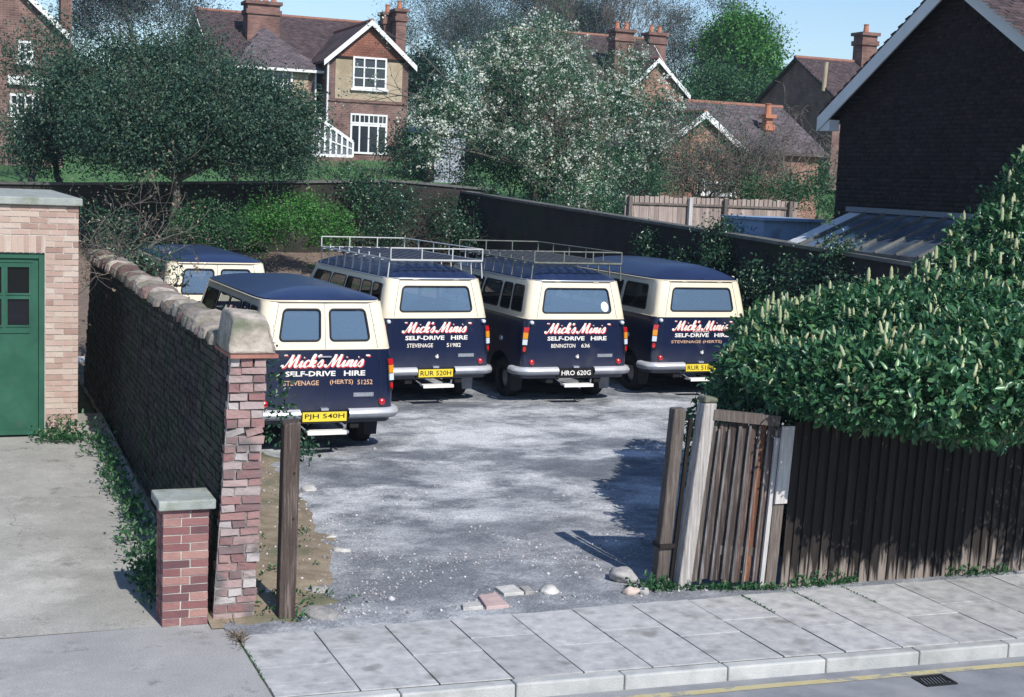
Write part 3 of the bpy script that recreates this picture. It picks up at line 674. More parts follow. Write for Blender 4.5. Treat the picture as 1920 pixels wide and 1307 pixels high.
# garage with a green door
gv = 19.2; zt = av(83, 475, gv).z
gar = thing('garage', 'pink brick garage with a green panelled door at the head of the driveway', 'garage', (0, gv, .3))
gx0, gx1 = -3.2, 1.655
MB().box(gx0, -1.21, gv + .01, gv + 5.5, -.1, 3.31).build('wall', M_mortar, gar)
MB().box(1.235, gx1 - .008, gv + .01, gv + 5.5, -.1, 3.31).build('wall', M_mortar, gar)
MB().box(-1.21, 1.235, gv + .01, gv + .22, zt, 3.31).build('wall', M_mortar, gar)
MB().box(-1.21, 1.235, gv + .9, gv + 1.0, -.1, zt).build('inner_wall', M_mortar_dk, gar)
nr = int(round((zt - .3) / .075))
cs = (zt - .3) / nr
brick_face(gar, (1.24, gv, .3), gx1 - 1.24, zt - .3, (0, -1, 0), M_brick_pink, cs, bond='stretcher', jt=.010)
brick_face(gar, (-1.2, gv, zt + .004), 1.24 + 1.2 - .004, .225, (0, -1, 0), M_brick_pink, .225, vertical=True, keep=lambda x, z: x > 1.5, name='soldier_brick')
brick_face(gar, (1.24, gv, zt + .004), gx1 - 1.24, .225, (0, -1, 0), M_brick_pink, .075, bond='stretcher', par=nr)
brick_face(gar, (-1.2, gv, zt + .233), gx1 + 1.2, 3.31 - zt - .233, (0, -1, 0), M_brick_pink, (3.31 - zt - .233) / round((3.31 - zt - .233) / .075), bond='stretcher', keep=lambda x, z: x > 1.4)
bevel(MB().box(gx0 - .05, gx1 + .04, gv - .06, gv + 5.6, 3.315, 3.415).build('parapet_cap', M_cap, gar), .01, 1)
dv = gv + .07
MB().box(1.165, 1.232, gv + .035, gv + .14, .3, zt - .004).build('door_frame', M_gdoor, gar)
MB().box(-1.2, 1.163, gv + .036, gv + .141, zt - .07, zt - .005).build('door_frame', M_gdoor, gar)
for (a, b) in ((-1.14, .008), (.014, 1.16)):
    z0, z1 = .33, zt - .075
    ys = [av(30, p, dv).z for p in (550, 500, 610, 560)]
    (p1b, p1t, p2b, p2t) = ys
    cols_ = [(b - .11 - .27 - k * .335, b - .11 - k * .335) for k in range(3)]
    lf = MB(); y0, y1 = dv, dv + .045
    lf.box(a, b, y0, y1, z0, p2b)                                   # lower boarded part
    lf.box(a, b, y0, y1, p1t, z1); lf.box(a, b, y0 + .001, y1, p2t, p1b)
    xs = [a] + [x for c in sorted(cols_) for x in c] + [b]
    for k in range(0, len(xs), 2):
        lf.box(xs[k], xs[k + 1], y0 + .0005, y1, p2b, p2t); lf.box(xs[k], xs[k + 1], y0 + .0005, y1, p1b, p1t)
    d = lf.build('door_leaf', M_gdoor, gar)
    for (c0, c1) in cols_:
        for (q0, q1) in ((p1b, p1t), (p2b, p2t)):
            fr = MB()
            for e in ((c0 - .012, c1 + .012, q1 - .004, q1 + .02), (c0 - .012, c1 + .012, q0 - .02, q0 + .004), (c0 - .013, c0 + .004, q0 + .004, q1 - .004), (c1 - .004, c1 + .013, q0 + .004, q1 - .004)):
                fr.box(e[0], e[1], y0 - .012, y0 - .0015, e[2], e[3])
            fr.build('glazing_bead', M_gdoor, d)
            MB().box(c0, c1, y0 + .02, y0 + .026, q0, q1).build('pane', mk_glass('garage_glass', (.2, .22, .25), (.012, .013, .016), .3) if 'garage_glass' not in bpy.data.materials else bpy.data.materials['garage_glass'], d)
    MB().box(a + .03, b - .1, y0 - .014, y0 - .002, p2b - .10, p2b - .06).build('door_rail', M_gdoor, d)
    MB().box(a + .005, b - .005, y0 - .02, y0 - .002, .335, .40).build('weather_board', M_gdoor, d)
    MB().box(a + .03, b - .06, y0 - .012, y0 - .002, z1 - .05, z1 - .02).build('door_rail', M_gdoor, d)

# ------------------------------------------------------------------ fence along the pavement
def fv(u): return 11.83 - .21 * (u - 6.5) if u < 7.5 else 11.62 - .03 * (u - 7.5)
lean = lambda u, z: .095 * z * max(.45, 1 - .5 * (u - 6.5))
fence = thing('board_fence', 'dark creosoted board fence under the overhanging laurel beside the pavement', 'fence', (9.5, 11.55, 0))
def board(b, ua, ub, z0, z1, v, th=.022, tilt=0.0, ln=None, top=0.0):
    ln = ln or (lambda u, z: 0)
    vs = []
    for z, tp in ((z0, 0), (z1, top)):
        for (u_, dv_) in ((ua, -tilt), (ub, tilt)):
            for d in (0, th): vs.append((u_ + ln(u_, z), v + dv_ + d, z + (tp if u_ == ub else 0)))
    b.add(vs, [(0, 2, 3, 1), (4, 5, 7, 6), (0, 4, 6, 2), (1, 3, 7, 5), (0, 1, 5, 4), (2, 6, 7, 3)])
u = 7.62
while u < 13.6:
    w = RND.uniform(.10, .125); b = MB()
    board(b, u, u + w + .02, -.02 + RND.uniform(0, .03), 1.66 + RND.uniform(-.02, .02), fv(u) - .012, .016, .009 + RND.uniform(0, .006), lambda a, z: .035 * z + RND.uniform(-.003, .003))
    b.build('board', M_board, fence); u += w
for zz in (.35, 1.35):
    rl = MB(); rl.beam((7.5, fv(7.5) + .06, zz), (13.7, fv(13.7) + .06, zz), .05, .09); rl.build('rail', M_timber_dk, fence)
for u in (7.45 + 2.0, 7.45 + 4.1, 7.45 + 6.2):
    MB().box(u - .05, u + .05, fv(u) + .09, fv(u) + .19, -.2, 1.7).build('post', M_timber_dk, fence)

gp_ = thing('leaning_panel', 'leaning weathered panel of brown upright boards with a top rail at the gateway', 'fence panel', (7.0, 11.75, 0))
M_strip = mk('bleached_strip', [(.3, (.06, .052, .05)), (.52, (.16, .145, .14)), (.75, (.36, .34, .33))], 2.5, .9, .6, 12, stretch=(18, 18, 1.3), rnd=.45)
ub = [6.70, 6.80, 6.905, 7.015, 7.12, 7.22, 7.32, 7.405]
tones = [(.13, .108, .098), (.095, .074, .067), (.055, .042, .039), (.085, .068, .062), (.10, .068, .06), (.17, .08, .052), (.13, .096, .088)]
for k in range(7):
    c = tones[k]; m = mk('weathered_board', [(.28, tuple(x * .45 for x in c)), (.52, c), (.74, tuple(min(.5, x * 3.0 + .06) for x in c))], 2.2, .92, .8, 9, stretch=(20, 20, .9))
    b = MB(); board(b, ub[k] + .006, ub[k + 1] - .004, .05 + RND.uniform(-.03, .05), 1.64 + RND.uniform(-.02, .02), fv(ub[k]) - .01, .02, RND.uniform(-.004, .006), lean)
    b.build('board', m, gp_)
    sl = MB(); board(sl, ub[k + 1] - .016 + RND.uniform(-.01, .01), ub[k + 1] + .010, .06 + RND.uniform(0, .05), 1.60 + RND.uniform(-.03, .02), fv(ub[k + 1]) - .034, .018, 0, lean); sl.build('cover_strip', M_strip, gp_)
b = MB(); b.beam((6.85, fv(6.7) - .03, 1.72), (7.47 + .03, fv(7.4) - .03, 1.665), .07, .1); b.build('top_rail', M_timber, gp_)
b = MB(); b.beam((6.74, fv(6.7) + .03, .4), (7.45, fv(7.45) + .03, .36), .05, .09); b.build('rail', M_timber, gp_)
def leanpost(name, label, ua, ub_, z1, v, dep, m, ln, z0=-.1, cat='post', top=0):
    o = thing(name, label, cat, ((ua + ub_) / 2, v, 0)); b = MB(); board(b, ua, ub_, z0, z1, v, dep, 0, ln, top); p = b.build('post', m, o); bevel(p, .014, 2); return o
t = leanpost('gate_post', 'pale bleached leaning gate post with a mossy top beside the brown panel', 6.565, 6.70, 1.83, fv(6.6) - .08, .15, mk('post_timber', [(.3, (.20, .18, .165)), (.5, (.40, .37, .35)), (.74, (.62, .60, .58))], 2.2, .9, .7, 10, stretch=(20, 20, .8)), lambda u, z: .098 * z)
b = MB(); board(b, 6.56, 6.705, 1.835, 1.90, fv(6.6) - .085, .16, 0, lambda u, z: .098 * z, -.02); bevel(b.build('mossy_top', mk('moss', [(.3, (.10, .11, .075)), (.7, (.20, .20, .155))], 14, .95, .8), t), .02, 2)
t = leanpost('old_post', 'dark leaning strut post with a split foot left of the pale gate post', 6.40, 6.53, 1.76, fv(6.5) + .05, .12, M_timber, lambda u, z: .06 * z)
b = MB(); board(b, 6.535, 6.572, .0, 1.66, fv(6.5) + .03, .03, 0, lambda u, z: .075 * z); b.build('lath', M_timber_dk, t)
b = MB(); board(b, 6.385, 6.55, .40, .44, fv(6.5) + .02, .17, 0, lambda u, z: .06 * z); b.build('collar', M_timber_dk, t)
t = thing('fence_post', 'fence post with a pale bleached board nailed over its upper half', 'post', (7.48, 11.6, 0))
b = MB(); board(b, 7.435, 7.555, -.1, 1.60, fv(7.48) - .05, .1, 0, lambda u, z: .05 * z); bevel(b.build('post', M_timber, t), .01, 2)
b = MB(); board(b, 7.432, 7.568, .86, 1.62, fv(7.48) - .075, .022, 0, lambda u, z: .05 * z); b.build('pale_board', M_timber_pale, t)
b = MB(); board(b, 7.385, 7.428, .0, 1.5, fv(7.4) - .05, .03, 0, lambda u, z: .055 * z); b.build('pale_lath', M_timber_pale, t)

# ------------------------------------------------------------------ minibuses
def paint(name, c, rough=.28, coat=.5, dirt=None):
    return mk(name, [(.3, tuple(x * .92 for x in c)), (.7, c)], 1.5, rough, 0, spec=.5, coat=coat, dirt=dirt)
M_navy = paint('navy_paint', (.0065, .0125, .044), .3, .4, ((.05, .055, .07), 2.2, .58, .85))
def dusty(m, col, z0, z1, amt):
    nt = m.node_tree; N, L = nt.nodes, nt.links; B = N['Principled BSDF']; src = B.inputs['Base Color'].links[0].from_socket
    tc = N.new('ShaderNodeTexCoord'); sp = N.new('ShaderNodeSeparateXYZ'); L.new(tc.outputs['Object'], sp.inputs[0])
    mr = N.new('ShaderNodeMapRange'); mr.inputs[1].default_value = z1; mr.inputs[2].default_value = z0; L.new(sp.outputs['Z'], mr.inputs[0])
    tx = N.new('ShaderNodeTexNoise'); tx.inputs['Scale'].default_value = 5; tx.inputs['Detail'].default_value = 8; L.new(tc.outputs['Object'], tx.inputs[0])
    mu = N.new('ShaderNodeMath'); mu.operation = 'MULTIPLY'; L.new(mr.outputs[0], mu.inputs[0]); L.new(tx.outputs['Fac'], mu.inputs[1])
    m2 = N.new('ShaderNodeMath'); m2.operation = 'MULTIPLY'; L.new(mu.outputs[0], m2.inputs[0]); m2.inputs[1].default_value = amt
    mx = N.new('ShaderNodeMixRGB'); L.new(m2.outputs[0], mx.inputs[0]); L.new(src, mx.inputs[1]); mx.inputs[2].default_value = (*col, 1); L.new(mx.outputs[0], B.inputs['Base Color'])
    ra = N.new('ShaderNodeMapRange'); ra.inputs[3].default_value = B.inputs['Roughness'].default_value; ra.inputs[4].default_value = .8; L.new(m2.outputs[0], ra.inputs[0]); L.new(ra.outputs[0], B.inputs['Roughness'])
dusty(M_navy, (.13, .13, .135), .42, .95, .45)
M_navy_roof = mk('faded_navy_paint', [(.3, (.009, .017, .055)), (.7, (.016, .029, .088))], 2, .38, 0, spec=.5, coat=.15, dirt=((.045, .055, .085), 2.5, .58, .85))
M_cream = paint('cream_paint', (.80, .715, .545), .35, .3)
M_rubber = mk('rubber', (.02, .02, .024), 10, .6)
M_black = mk('underside_black', (.012, .012, .014), 6, .9)
M_tyre = mk('tyre', [(.3, (.018, .018, .02)), (.7, (.035, .034, .034))], 12, .85)
M_hub = mk('wheel_steel', (.32, .33, .35), 8, .5, metal=.5)
M_bump = mk('bumper_steel', [(.3, (.62, .62, .64)), (.7, (.74, .74, .74))], 6, .3, metal=.45, spec=.6)
M_bump_side = mk('bumper_grey', [(.3, (.20, .22, .26)), (.7, (.30, .32, .36))], 6, .45, metal=.3)
M_silver = mk('silver_trim', (.55, .58, .64), 8, .35, metal=.6)
M_amber = mk('amber_lens', (.75, .28, .02), 8, .2, spec=.7, coat=.6)
M_red = mk('red_lens', (.50, .012, .018), 8, .2, spec=.7, coat=.6)
M_clear = mk('clear_lens', (.62, .68, .78), 8, .2, spec=.7, coat=.6)
M_yel = mk('plate_yellow', (.72, .56, .05), 8, .45, rnd=0)
M_blk = mk('plate_black', (.012, .012, .014), 8, .4)
M_wht = mk('white_letter', (.78, .76, .72), 8, .55)
M_let = mk('cream_letter', (.80, .74, .66), 8, .55)
M_letred = mk('red_letter', (.58, .045, .06), 8, .55)
M_letorg = mk('buff_letter', (.62, .38, .24), 8, .55)
M_vglass = mk_glass('van_glass', (.70, .80, .90), (.21, .34, .52), .58, .05)  # pale blue diffuse film lightens the rear panes
M_sglass = mk_glass('van_side_glass', (.72, .76, .78), (.02, .026, .03), .74, .03)
M_seat = mk('seat_vinyl', (.035, .03, .035), 6, .6)
M_lining = mk('cream_lining', (.42, .38, .30), 3, .7)

# cross-section of the body: z -> half width, rear y, front y, rear corner, front corner
_PZ = [.42, .60, .90, 1.20, 1.43, 1.75, 2.06]
_PW = [.945, .96, .97, .955, .92, .868, .81]
_PR = [.03, .0, .0, .0, .0, .045, .095]
_PF = [4.93, 4.97, 4.95, 4.72, 4.42, 4.20, 3.95]
_PC = [.10, .10, .11, .12, .13, .14, .15]
def prof(z): return [float(np.interp(z, _PZ, a)) for a in (_PW, _PR, _PF, _PC)]
XA = [0, .80, 1.0, 5.1, 5.4, 6.1]
def surf(X, z, off=0.0):
    """point on the body skin: X runs round the plan from the middle of the tail, z up"""
    w, r, f, c = prof(z); cf = .22; sg = -1 if X < 0 else 1; a = float(np.interp(abs(X), XA, [0, 1, 2, 3, 4, 5])); w += off; r -= off; f += off
    if a <= 1: x, y = a * (w - c), r + .02 * (a * (w - c) / w) ** 2
    elif a <= 2: t = (a - 1) * math.pi / 2; x, y = w - c + c * math.sin(t), r + .0145 + (c - .0145) * (1 - math.cos(t))
    elif a <= 3: x, y = w, r + c + (a - 2) * (f - r - c - cf)
    elif a <= 4: t = (a - 3) * math.pi / 2; x, y = w - cf + cf * math.cos(t), f - cf + cf * math.sin(t)
    else: x, y = (5 - a) * (w - cf), f
    return Vector((sg * x, y, z))
def rrect(x0, x1, z0, z1, r, n=4):
    p = []
    for cx, cz, a0 in ((x1 - r, z0 + r, -90), (x1 - r, z1 - r, 0), (x0 + r, z1 - r, 90), (x0 + r, z0 + r, 180)):
        for k in range(n + 1): t = R(a0 + 90 * k / n); p.append((cx + r * math.cos(t), cz + r * math.sin(t)))
    return p
def inside(p, poly):
    x, y = p; c = False; n = len(poly)
    for i in range(n):
        x0, y0 = poly[i]; x1, y1 = poly[i - 1]
        if (y0 > y) != (y1 > y) and x < (x1 - x0) * (y - y0) / (y1 - y0) + x0: c = not c
    return c
def densify(poly, st):
    out = []
    for i in range(len(poly)):
        a, b = poly[i], poly[(i + 1) % len(poly)]; L = math.hypot(b[0] - a[0], b[1] - a[1]); k = max(1, int(L / st))
        out += [(a[0] + (b[0] - a[0]) * j / k, a[1] + (b[1] - a[1]) * j / k) for j in range(k)]
    return out
def skin(outer, holes, off=0.0, grid=True):
    """triangulated sheet on the body skin between an outline and its openings"""
    loops = [densify(outer, .16)] + [densify(h, .12) for h in holes]
    vs = []; es = []
    for lp in loops:
        b = len(vs); vs += [Vector(p) for p in lp]; es += [(b + i, b + (i + 1) % len(lp)) for i in range(len(lp))]
    if grid:
        xs = sorted(set([s * x for s in (-1, 1) for x in list(np.arange(.05, .8, .15)) + [.8, .84, .88, .92, .96, 1.0] + list(np.arange(1.2, 5.1, .3)) + [5.1, 5.2, 5.3, 5.4, 5.7]]))
        zs = list(np.arange(.43, 2.06, .11))
        for x in xs:
            for z in zs:
                if inside((x, z), outer) and not any(inside((x, z), h) for h in holes): vs.append(Vector((x, z)))
    r = geometry.delaunay_2d_cdt(vs, es, [], 0, 1e-5)
    V, F = r[0], r[2]; fs = []
    for f in F:
        c = (sum(V[i].x for i in f) / len(f), sum(V[i].y for i in f) / len(f))
        if inside(c, outer) and not any(inside(c, h) for h in holes): fs.append(tuple(f))
    b = MB(); b.add([surf(v.x, v.y, off) for v in V], fs); return b
def loop_tube(poly, rad, off=.004, n=5):
    pts = [surf(x, z, off) for x, z in densify(poly, .09)]; b = MB(); k = len(pts); vs = []; fs = []
    for i, p in enumerate(pts):
        d = (pts[(i + 1) % k] - pts[i - 1]).normalized(); a = Vector((p.x * .3, -1 if p.y < .3 else 0, .2)); 
        if p.y >= .3: a = Vector((1 if p.x > 0 else -1, 0, .2))
        a = (a - d * a.dot(d)).normalized(); c = d.cross(a)
        vs += [p + (a * math.cos(t) + c * math.sin(t) * 1.3) * rad for t in (2 * math.pi * j / n for j in range(n))]
    for i in range(k):
        for j in range(n): fs.append((i * n + j, i * n + (j + 1) % n, ((i + 1) % k) * n + (j + 1) % n, ((i + 1) % k) * n + j))
    return b.add(vs, fs)

# lettering ------------------------------------------------------------------
_TX = {}
def text_mesh(s, bold=.0):
    k = (s, bold)
    if k in _TX: return _TX[k]
    c = bpy.data.curves.new('lettering', 'FONT'); c.body = s; c.align_x = 'LEFT'; c.offset = bold; c.resolution_u = 2
    o = bpy.data.objects.new('lettering_source', c); COL.objects.link(o); bpy.context.view_layer.update()
    me = bpy.data.meshes.new_from_object(o.evaluated_get(bpy.context.evaluated_depsgraph_get()))
    bpy.data.objects.remove(o); bpy.data.curves.remove(c)
    V = [v.co.copy() for v in me.vertices]; F = [tuple(p.vertices) for p in me.polygons]
    x0 = min(v.x for v in V); x1 = max(v.x for v in V); y0 = min(v.y for v in V); y1 = max(v.y for v in V)
    _TX[k] = ([((v.x - x0) / (x1 - x0), (v.y - y0) / (y1 - y0)) for v in V], F); bpy.data.meshes.remove(me)
    return _TX[k]
def print_on(parent, name, s, x0, x1, z0, z1, y, m, bold=.0, th=.0):
    V, F = text_mesh(s, bold); b = MB()
    b.add([Vector((x0 + (x1 - x0) * a, y, z0 + (z1 - z0) * c)) for a, c in V], F)
    return b.build(name, m, parent, 'stuff', fix=False)
_SCRIPT = {
    'M': (1.02, [[(-.14, .2), (-.12, .06), (.0, .0), (.12, .2), (.33, 1.0)], [(.33, 1.0), (.36, .5), (.40, .02), (.55, .5), (.73, 1.0)], [(.73, 1.0), (.74, .5), (.74, .14), (.82, .0), (.95, .12)]]),
    'i': (.30, [[(-.04, .12), (.08, .5), (.08, .15), (.14, .0), (.28, .14)], [(.12, .74), (.17, .80)]]),
    'c': (.40, [[(.33, .45), (.22, .54), (.07, .38), (.05, .1), (.18, .0), (.38, .14)]]),
    'k': (.46, [[(-.03, .12), (.14, .6), (.20, .92), (.12, 1.0), (.06, .7), (.05, .02)], [(.06, .25), (.22, .5), (.31, .44), (.24, .28), (.12, .25), (.25, .1), (.33, .0), (.44, .12)]]),
    "'": (.10, [[(.07, 1.0), (.02, .80)]]),
    's': (.38, [[(-.02, .12), (.16, .55), (.25, .35), (.27, .12), (.16, .0), (.04, .08)]]),
    'n': (.52, [[(-.03, .12), (.08, .52), (.07, .02)], [(.07, .2), (.22, .5), (.33, .46), (.31, .15), (.37, .0), (.50, .13)]]),
    ' ': (.30, []), '\u201c': (.26, [[(.02, .92), (.05, 1.02)], [(.14, .92), (.17, 1.02)]]), '\u201d': (.2, [[(.04, .95), (.01, .84)], [(.15, .95), (.12, .84)]])}
def script_mesh(s):
    x = 0; strokes = []
    for ch in s:
        adv, st = _SCRIPT[ch]; strokes += [[(x + a, c) for a, c in q] for q in st]; x += adv
    quads = []
    for q in strokes:
        pts = [np.array(p, float) for p in q]; P = [2 * pts[0] - pts[1]] + pts + [2 * pts[-1] - pts[-2]]; cu = []
        for i in range(1, len(P) - 2):
            for t in np.linspace(0, 1, 7, endpoint=(i == len(P) - 3)):
                cu.append(.5 * ((2 * P[i]) + (-P[i - 1] + P[i + 1]) * t + (2 * P[i - 1] - 5 * P[i] + 4 * P[i + 1] - P[i + 2]) * t * t + (-P[i - 1] + 3 * P[i] - 3 * P[i + 1] + P[i + 2]) * t ** 3))
        n = len(cu); L = []
        for i, p in enumerate(cu):
            d = cu[min(i + 1, n - 1)] - cu[max(i - 1, 0)]; d = d / (np.linalg.norm(d) + 1e-9); nn = np.array([-d[1], d[0]])
            w = .045 + .05 * max(0, -d[1])                      # brush: heavy on the down strokes
            L.append((p + nn * w, p - nn * w))
        quads.append(L)
    # slant and scale to a unit box
    sh = lambda p: (p[0] + .33 * p[1], p[1])
    al = [sh(p) for L in quads for pr in L for p in pr]; x0 = min(a for a, c in al); x1 = max(a for a, c in al)
    V = []; F = []
    for L in quads:
        b = len(V)
        for a, c in L: V += [sh(a), sh(c)]
        F += [(b + 2 * i, b + 2 * i + 1, b + 2 * i + 3, b + 2 * i + 2) for i in range(len(L) - 1)]
    return [((a - x0) / (x1 - x0), c) for a, c in V], F
_SM = script_mesh("\u201cMick's Minis\u201d")
def script_on(parent, x0, x1, z0, z1, y):
    V, F = _SM
    for nm, m, dx, dz, dy, g_ in (('lettering_shade', M_letred, .014, -.014, 0, 1), ('lettering', M_let, 0, 0, -.0015, 1)):
        b = MB(); vs = []
        for i, (a, c) in enumerate(V): vs.append(Vector((x0 + (x1 - x0) * a + dx, y + dy, z0 + (z1 - z0) * c + dz)))
        # each stroke a hair apart in depth so crossing strokes never share a plane
        b.add(vs, F); k = 0
        for fi, f in enumerate(F):
            for j in f: b.v[j] = Vector((b.v[j].x, y + dy - .00002 * (fi % 23), b.v[j].z))
        b.build(nm, m, parent, 'stuff', fix=False)

def make_van(name, label, u, v, yaw, doors, rack, plate, lines, sidewin, extra=None, plate_white=False, crown=.185):
    t = thing(name, label, 'minibus', (u, v, yard_z(u, v) + .0), 'hire minibuses parked in the yard', yaw)
    belt, gut = 1.432, 2.06
    # lower body with wheel arches
    def arch(cx, sg):
        return [(sg * (cx + .44 * math.cos(a)), .36 + .44 * math.sin(a)) for a in np.linspace(math.pi - .18, .18, 11)]
    zb = .44; o = [(-6.1, zb)]
    seq = []
    for sg, cxs in ((-1, (4.35, 1.76)), (1, (1.76, 4.35))):
        for cx in cxs:
            a = arch(cx, 1); a = [(x * sg, z) for x, z in (a if sg > 0 else reversed(a))]; seq += a
    o += seq + [(6.1, zb), (6.1, belt), (-6.1, belt)]
    low = skin(o, []); lo = low.build('lower_body', M_navy, t); auto_smooth(lo, 30)
    wins = []
    if doors: wins += [('rear_window', rrect(s * .355 - .282, s * .355 + .282, 1.545, 1.955, .055)) for s in (-1, 1)]
    else: wins += [('rear_window', rrect(-.655, .655, 1.535, 1.935, .06))]
    for s in (-1, 1):
        for a, b in sidewin:
            q = rrect(a, b, 1.53, 1.955, .05); wins.append(('side_window', [(s * x, z) for x, z in (q if s > 0 else reversed(q))]))
        q = rrect(5.47, 6.05, 1.5, 1.97, .06); wins.append(('windscreen', [(s * x, z) for x, z in (q if s > 0 else reversed(q))]))
    up = skin([(-6.1, belt + .001), (6.1, belt + .001), (6.1, gut), (-6.1, gut)], [w for _, w in wins])
    uo = up.build('upper_body', M_cream, t); auto_smooth(uo, 30)
    for nm, w in wins:
        gl = skin(w, [], -.012, True).build(nm, M_vglass if nm == 'rear_window' else M_sglass, t); auto_smooth(gl, 60)
        loop_tube(w, .0105 if nm == 'rear_window' else .009).build('window_rubber', M_rubber, gl, smooth=True)
    # roof
    rb = MB(); ts = [0, .0, .03, .1, .22, .38, .58, .8, 1.0]; rings = []
    for i, k in enumerate(ts):
        z = gut + (.002 if i == 0 else .03 + crown * (1 - (1 - k) ** 2.4)); w, r, f, c = prof(gut); w = w + .022; r -= .022; f += .03
        ww = w * (1 - k); yr = r + k * .95; yf = f - k * 1.15; cc = max(.0, min((.16 + .5 * k), ww, ) * (1 if k < 1 else 0)); ring = []
        for q in range(28):
            a = 2 * math.pi * q / 28; ex = .42 - .12 * k
            cx = math.copysign(abs(math.cos(a)) ** (ex * .55), math.cos(a)); cy = math.copysign(abs(math.sin(a)) ** (ex * .55), math.sin(a))
            ring.append(Vector((ww * cx, (yr + yf) / 2 + (yf - yr) / 2 * cy, z + crown * .22 * k * math.sin(math.pi * (((yr + yf) / 2 + (yf - yr) / 2 * cy) - yr + .1) / (yf - yr + .2)) * (1 - k * .4))))
        rings.append(ring)
    n = 28; vs = [p for rg in rings for p in rg]; fs = [(i * n + j, i * n + (j + 1) % n, (i + 1) * n + (j + 1) % n, (i + 1) * n + j) for i in range(len(rings) - 1) for j in range(n)]
    rb.add(vs, fs); ro = rb.build('roof', M_navy_roof, t); auto_smooth(ro, 50)
    dr = MB(); pl = [rings[0][j] + Vector((0, 0, -.002)) for j in range(n)]; dr.tube(pl + [pl[0]], .013, 6, False)
    dr.build('drip_rail', M_cream if not rack else M_silver, t, smooth=True)
    # belt moulding between the colours, door gaps
    bl = MB(); bl.tube([surf(x, belt, .004) for x in np.linspace(-5.3, 5.3, 90)], .007, 5); bl.build('belt_moulding', M_cream, t)
    def seam(nm, pts): 
        s_ = MB(); s_.tube([surf(x, z, .0005) for x, z in pts], .0035, 4); s_.build(nm, M_rubber, t)
    zs = list(np.linspace(.56, 2.03, 14))
    if doors:
        for x in (0, -.735, .735): seam('door_gap', [(x, z) for z in zs])
    else:
        for x in (-.745, .745): seam('door_gap', [(x, z) for z in zs])
        seam('door_gap', [(x, 2.03) for x in np.linspace(-.74, .74, 10)]); 
    seam('door_gap', [(x, .56) for x in np.linspace(-.73, .73, 10)])
    # hinges, filler cap, wiper
    if doors:
        for s in (-1, 1):
            for z in (.70, 1.25, 1.72): h_ = MB(); c_ = surf(s * .735, z, .004); h_.tube([c_ + Vector((0, -.004, -.035)), c_ + Vector((0, -.004, .035))], .011, 6); h_.build('hinge', M_navy if z < 1.43 else M_cream, t)
    else:
        for x in (-.42, .42): h_ = MB(); c_ = surf(x, 2.045, .004); h_.tube([c_ + Vector((-.05, -.006, 0)), c_ + Vector((.05, -.006, 0))], .012, 6); h_.build('hinge', M_cream, t)
    c_ = surf(-1.75, 1.02, .0); h_ = MB(); h_.lathe([(0, -.03), (.04, -.028), (.045, .0)], 12, Matrix.Translation(c_) @ Matrix.Rotation(-math.pi / 2, 4, 'Z')); h_.build('filler_cap', M_silver, t)
    # underside, floor, lining, seats
    MB().box(-.86, .86, .12, 4.8, .46, .60).build('floor', M_black, t)
    ub = MB(); ub.box(-.5, -.38, .05, 4.5, .36, .455); ub.box(.38, .5, .05, 4.5, .36, .455); ub.tube([(-.7, .98, .36), (.7, .98, .36)], .055, 8); ub.lathe([(.0, -.14), (.13, -.1), (.15, 0), (.13, .1), (0, .14)], 12, Matrix.Translation((0, .98, .36))); ub.box(-.35, .35, .9, 3.0, .38, .458)
    ub.build('underframe', M_black, t)
    ex = MB(); ex.tube([(.30, 2.5, .36), (.32, .5, .34), (.34, .02, .31)], .022, 8); ex.build('exhaust', M_bump_side, t)
    for y in (.75, 1.55, 2.35, 3.15):
        s_ = MB(); s_.box(-.74, .74, y, y + .42, .82, .94); s_.box(-.74, .74, y - .07, y + .02, .945, 1.52); s_.box(-.70, .70, y + .1, y + .3, .6, .815)
        bevel(s_.build('seat', M_seat, t), .03, 2)
    # wheels
    for sx in (-1, 1):
        for y, xx in ((.99, .79), (3.72, .83)):
            Mw = Matrix.Translation((sx * xx, y, .34)) @ Matrix.Rotation(-sx * math.pi / 2, 4, 'Z')
            wo = link('wheel', MB().lathe([(.20, -.09), (.19, .03), (.12, .06), (.0, .065)], 20, Mw).mesh('wheel', None, True), M_hub, t)
            MB().lathe([(.20, -.10), (.28, -.115), (.33, -.10), (.345, -.07), (.345, .07), (.33, .10), (.28, .115), (.20, .10)], 28, Mw).build('tyre', M_tyre, wo, smooth=True)
    # bumpers
    for s in (-1, 1):
        pr = [(-.0, .50), (-.055, .505), (-.085, .535), (-.09, .575), (-.06, .625), (-.0, .635)]
        path = [(s * .33, .0), (s * .6, .0), (s * .86, .005), (s * .955, .06), (s * 1.0, .16), (s * 1.005, .34)]
        for nm, sub, m in (('bumper', [(-.0885, .566)] + pr[3:], M_bump), ('bumper_shade', [pr[0], pr[1], pr[2], (-.088, .5645)], M_bump_side)):  # bright top and grey lower half paint the curved bumper's highlight and shade
            b = MB(); vs = []; k = len(sub)
            for i, (x, y) in enumerate(path):
                d = Vector((path[min(i + 1, 5)][0] - path[max(i - 1, 0)][0], path[min(i + 1, 5)][1] - path[max(i - 1, 0)][1], 0)).normalized(); nn = Vector((d.y, -d.x, 0)) * s
                vs += [Vector((x, y, 0)) + nn * (-a) + Vector((0, 0, z)) for a, z in sub]
            fs = [(i * k + j, i * k + j + 1, (i + 1) * k + j + 1, (i + 1) * k + j) for i in range(5) for j in range(k - 1)] + [tuple(range(k)), tuple(range(5 * k, 6 * k))]
            b.add(vs, fs); bo = b.build(nm, m, t, smooth=False); auto_smooth(bo, 50)
        MB().box(s * .5 - .02, s * .5 + .02, .0, .1, .50, .56).build('bumper_bracket', M_black, t)
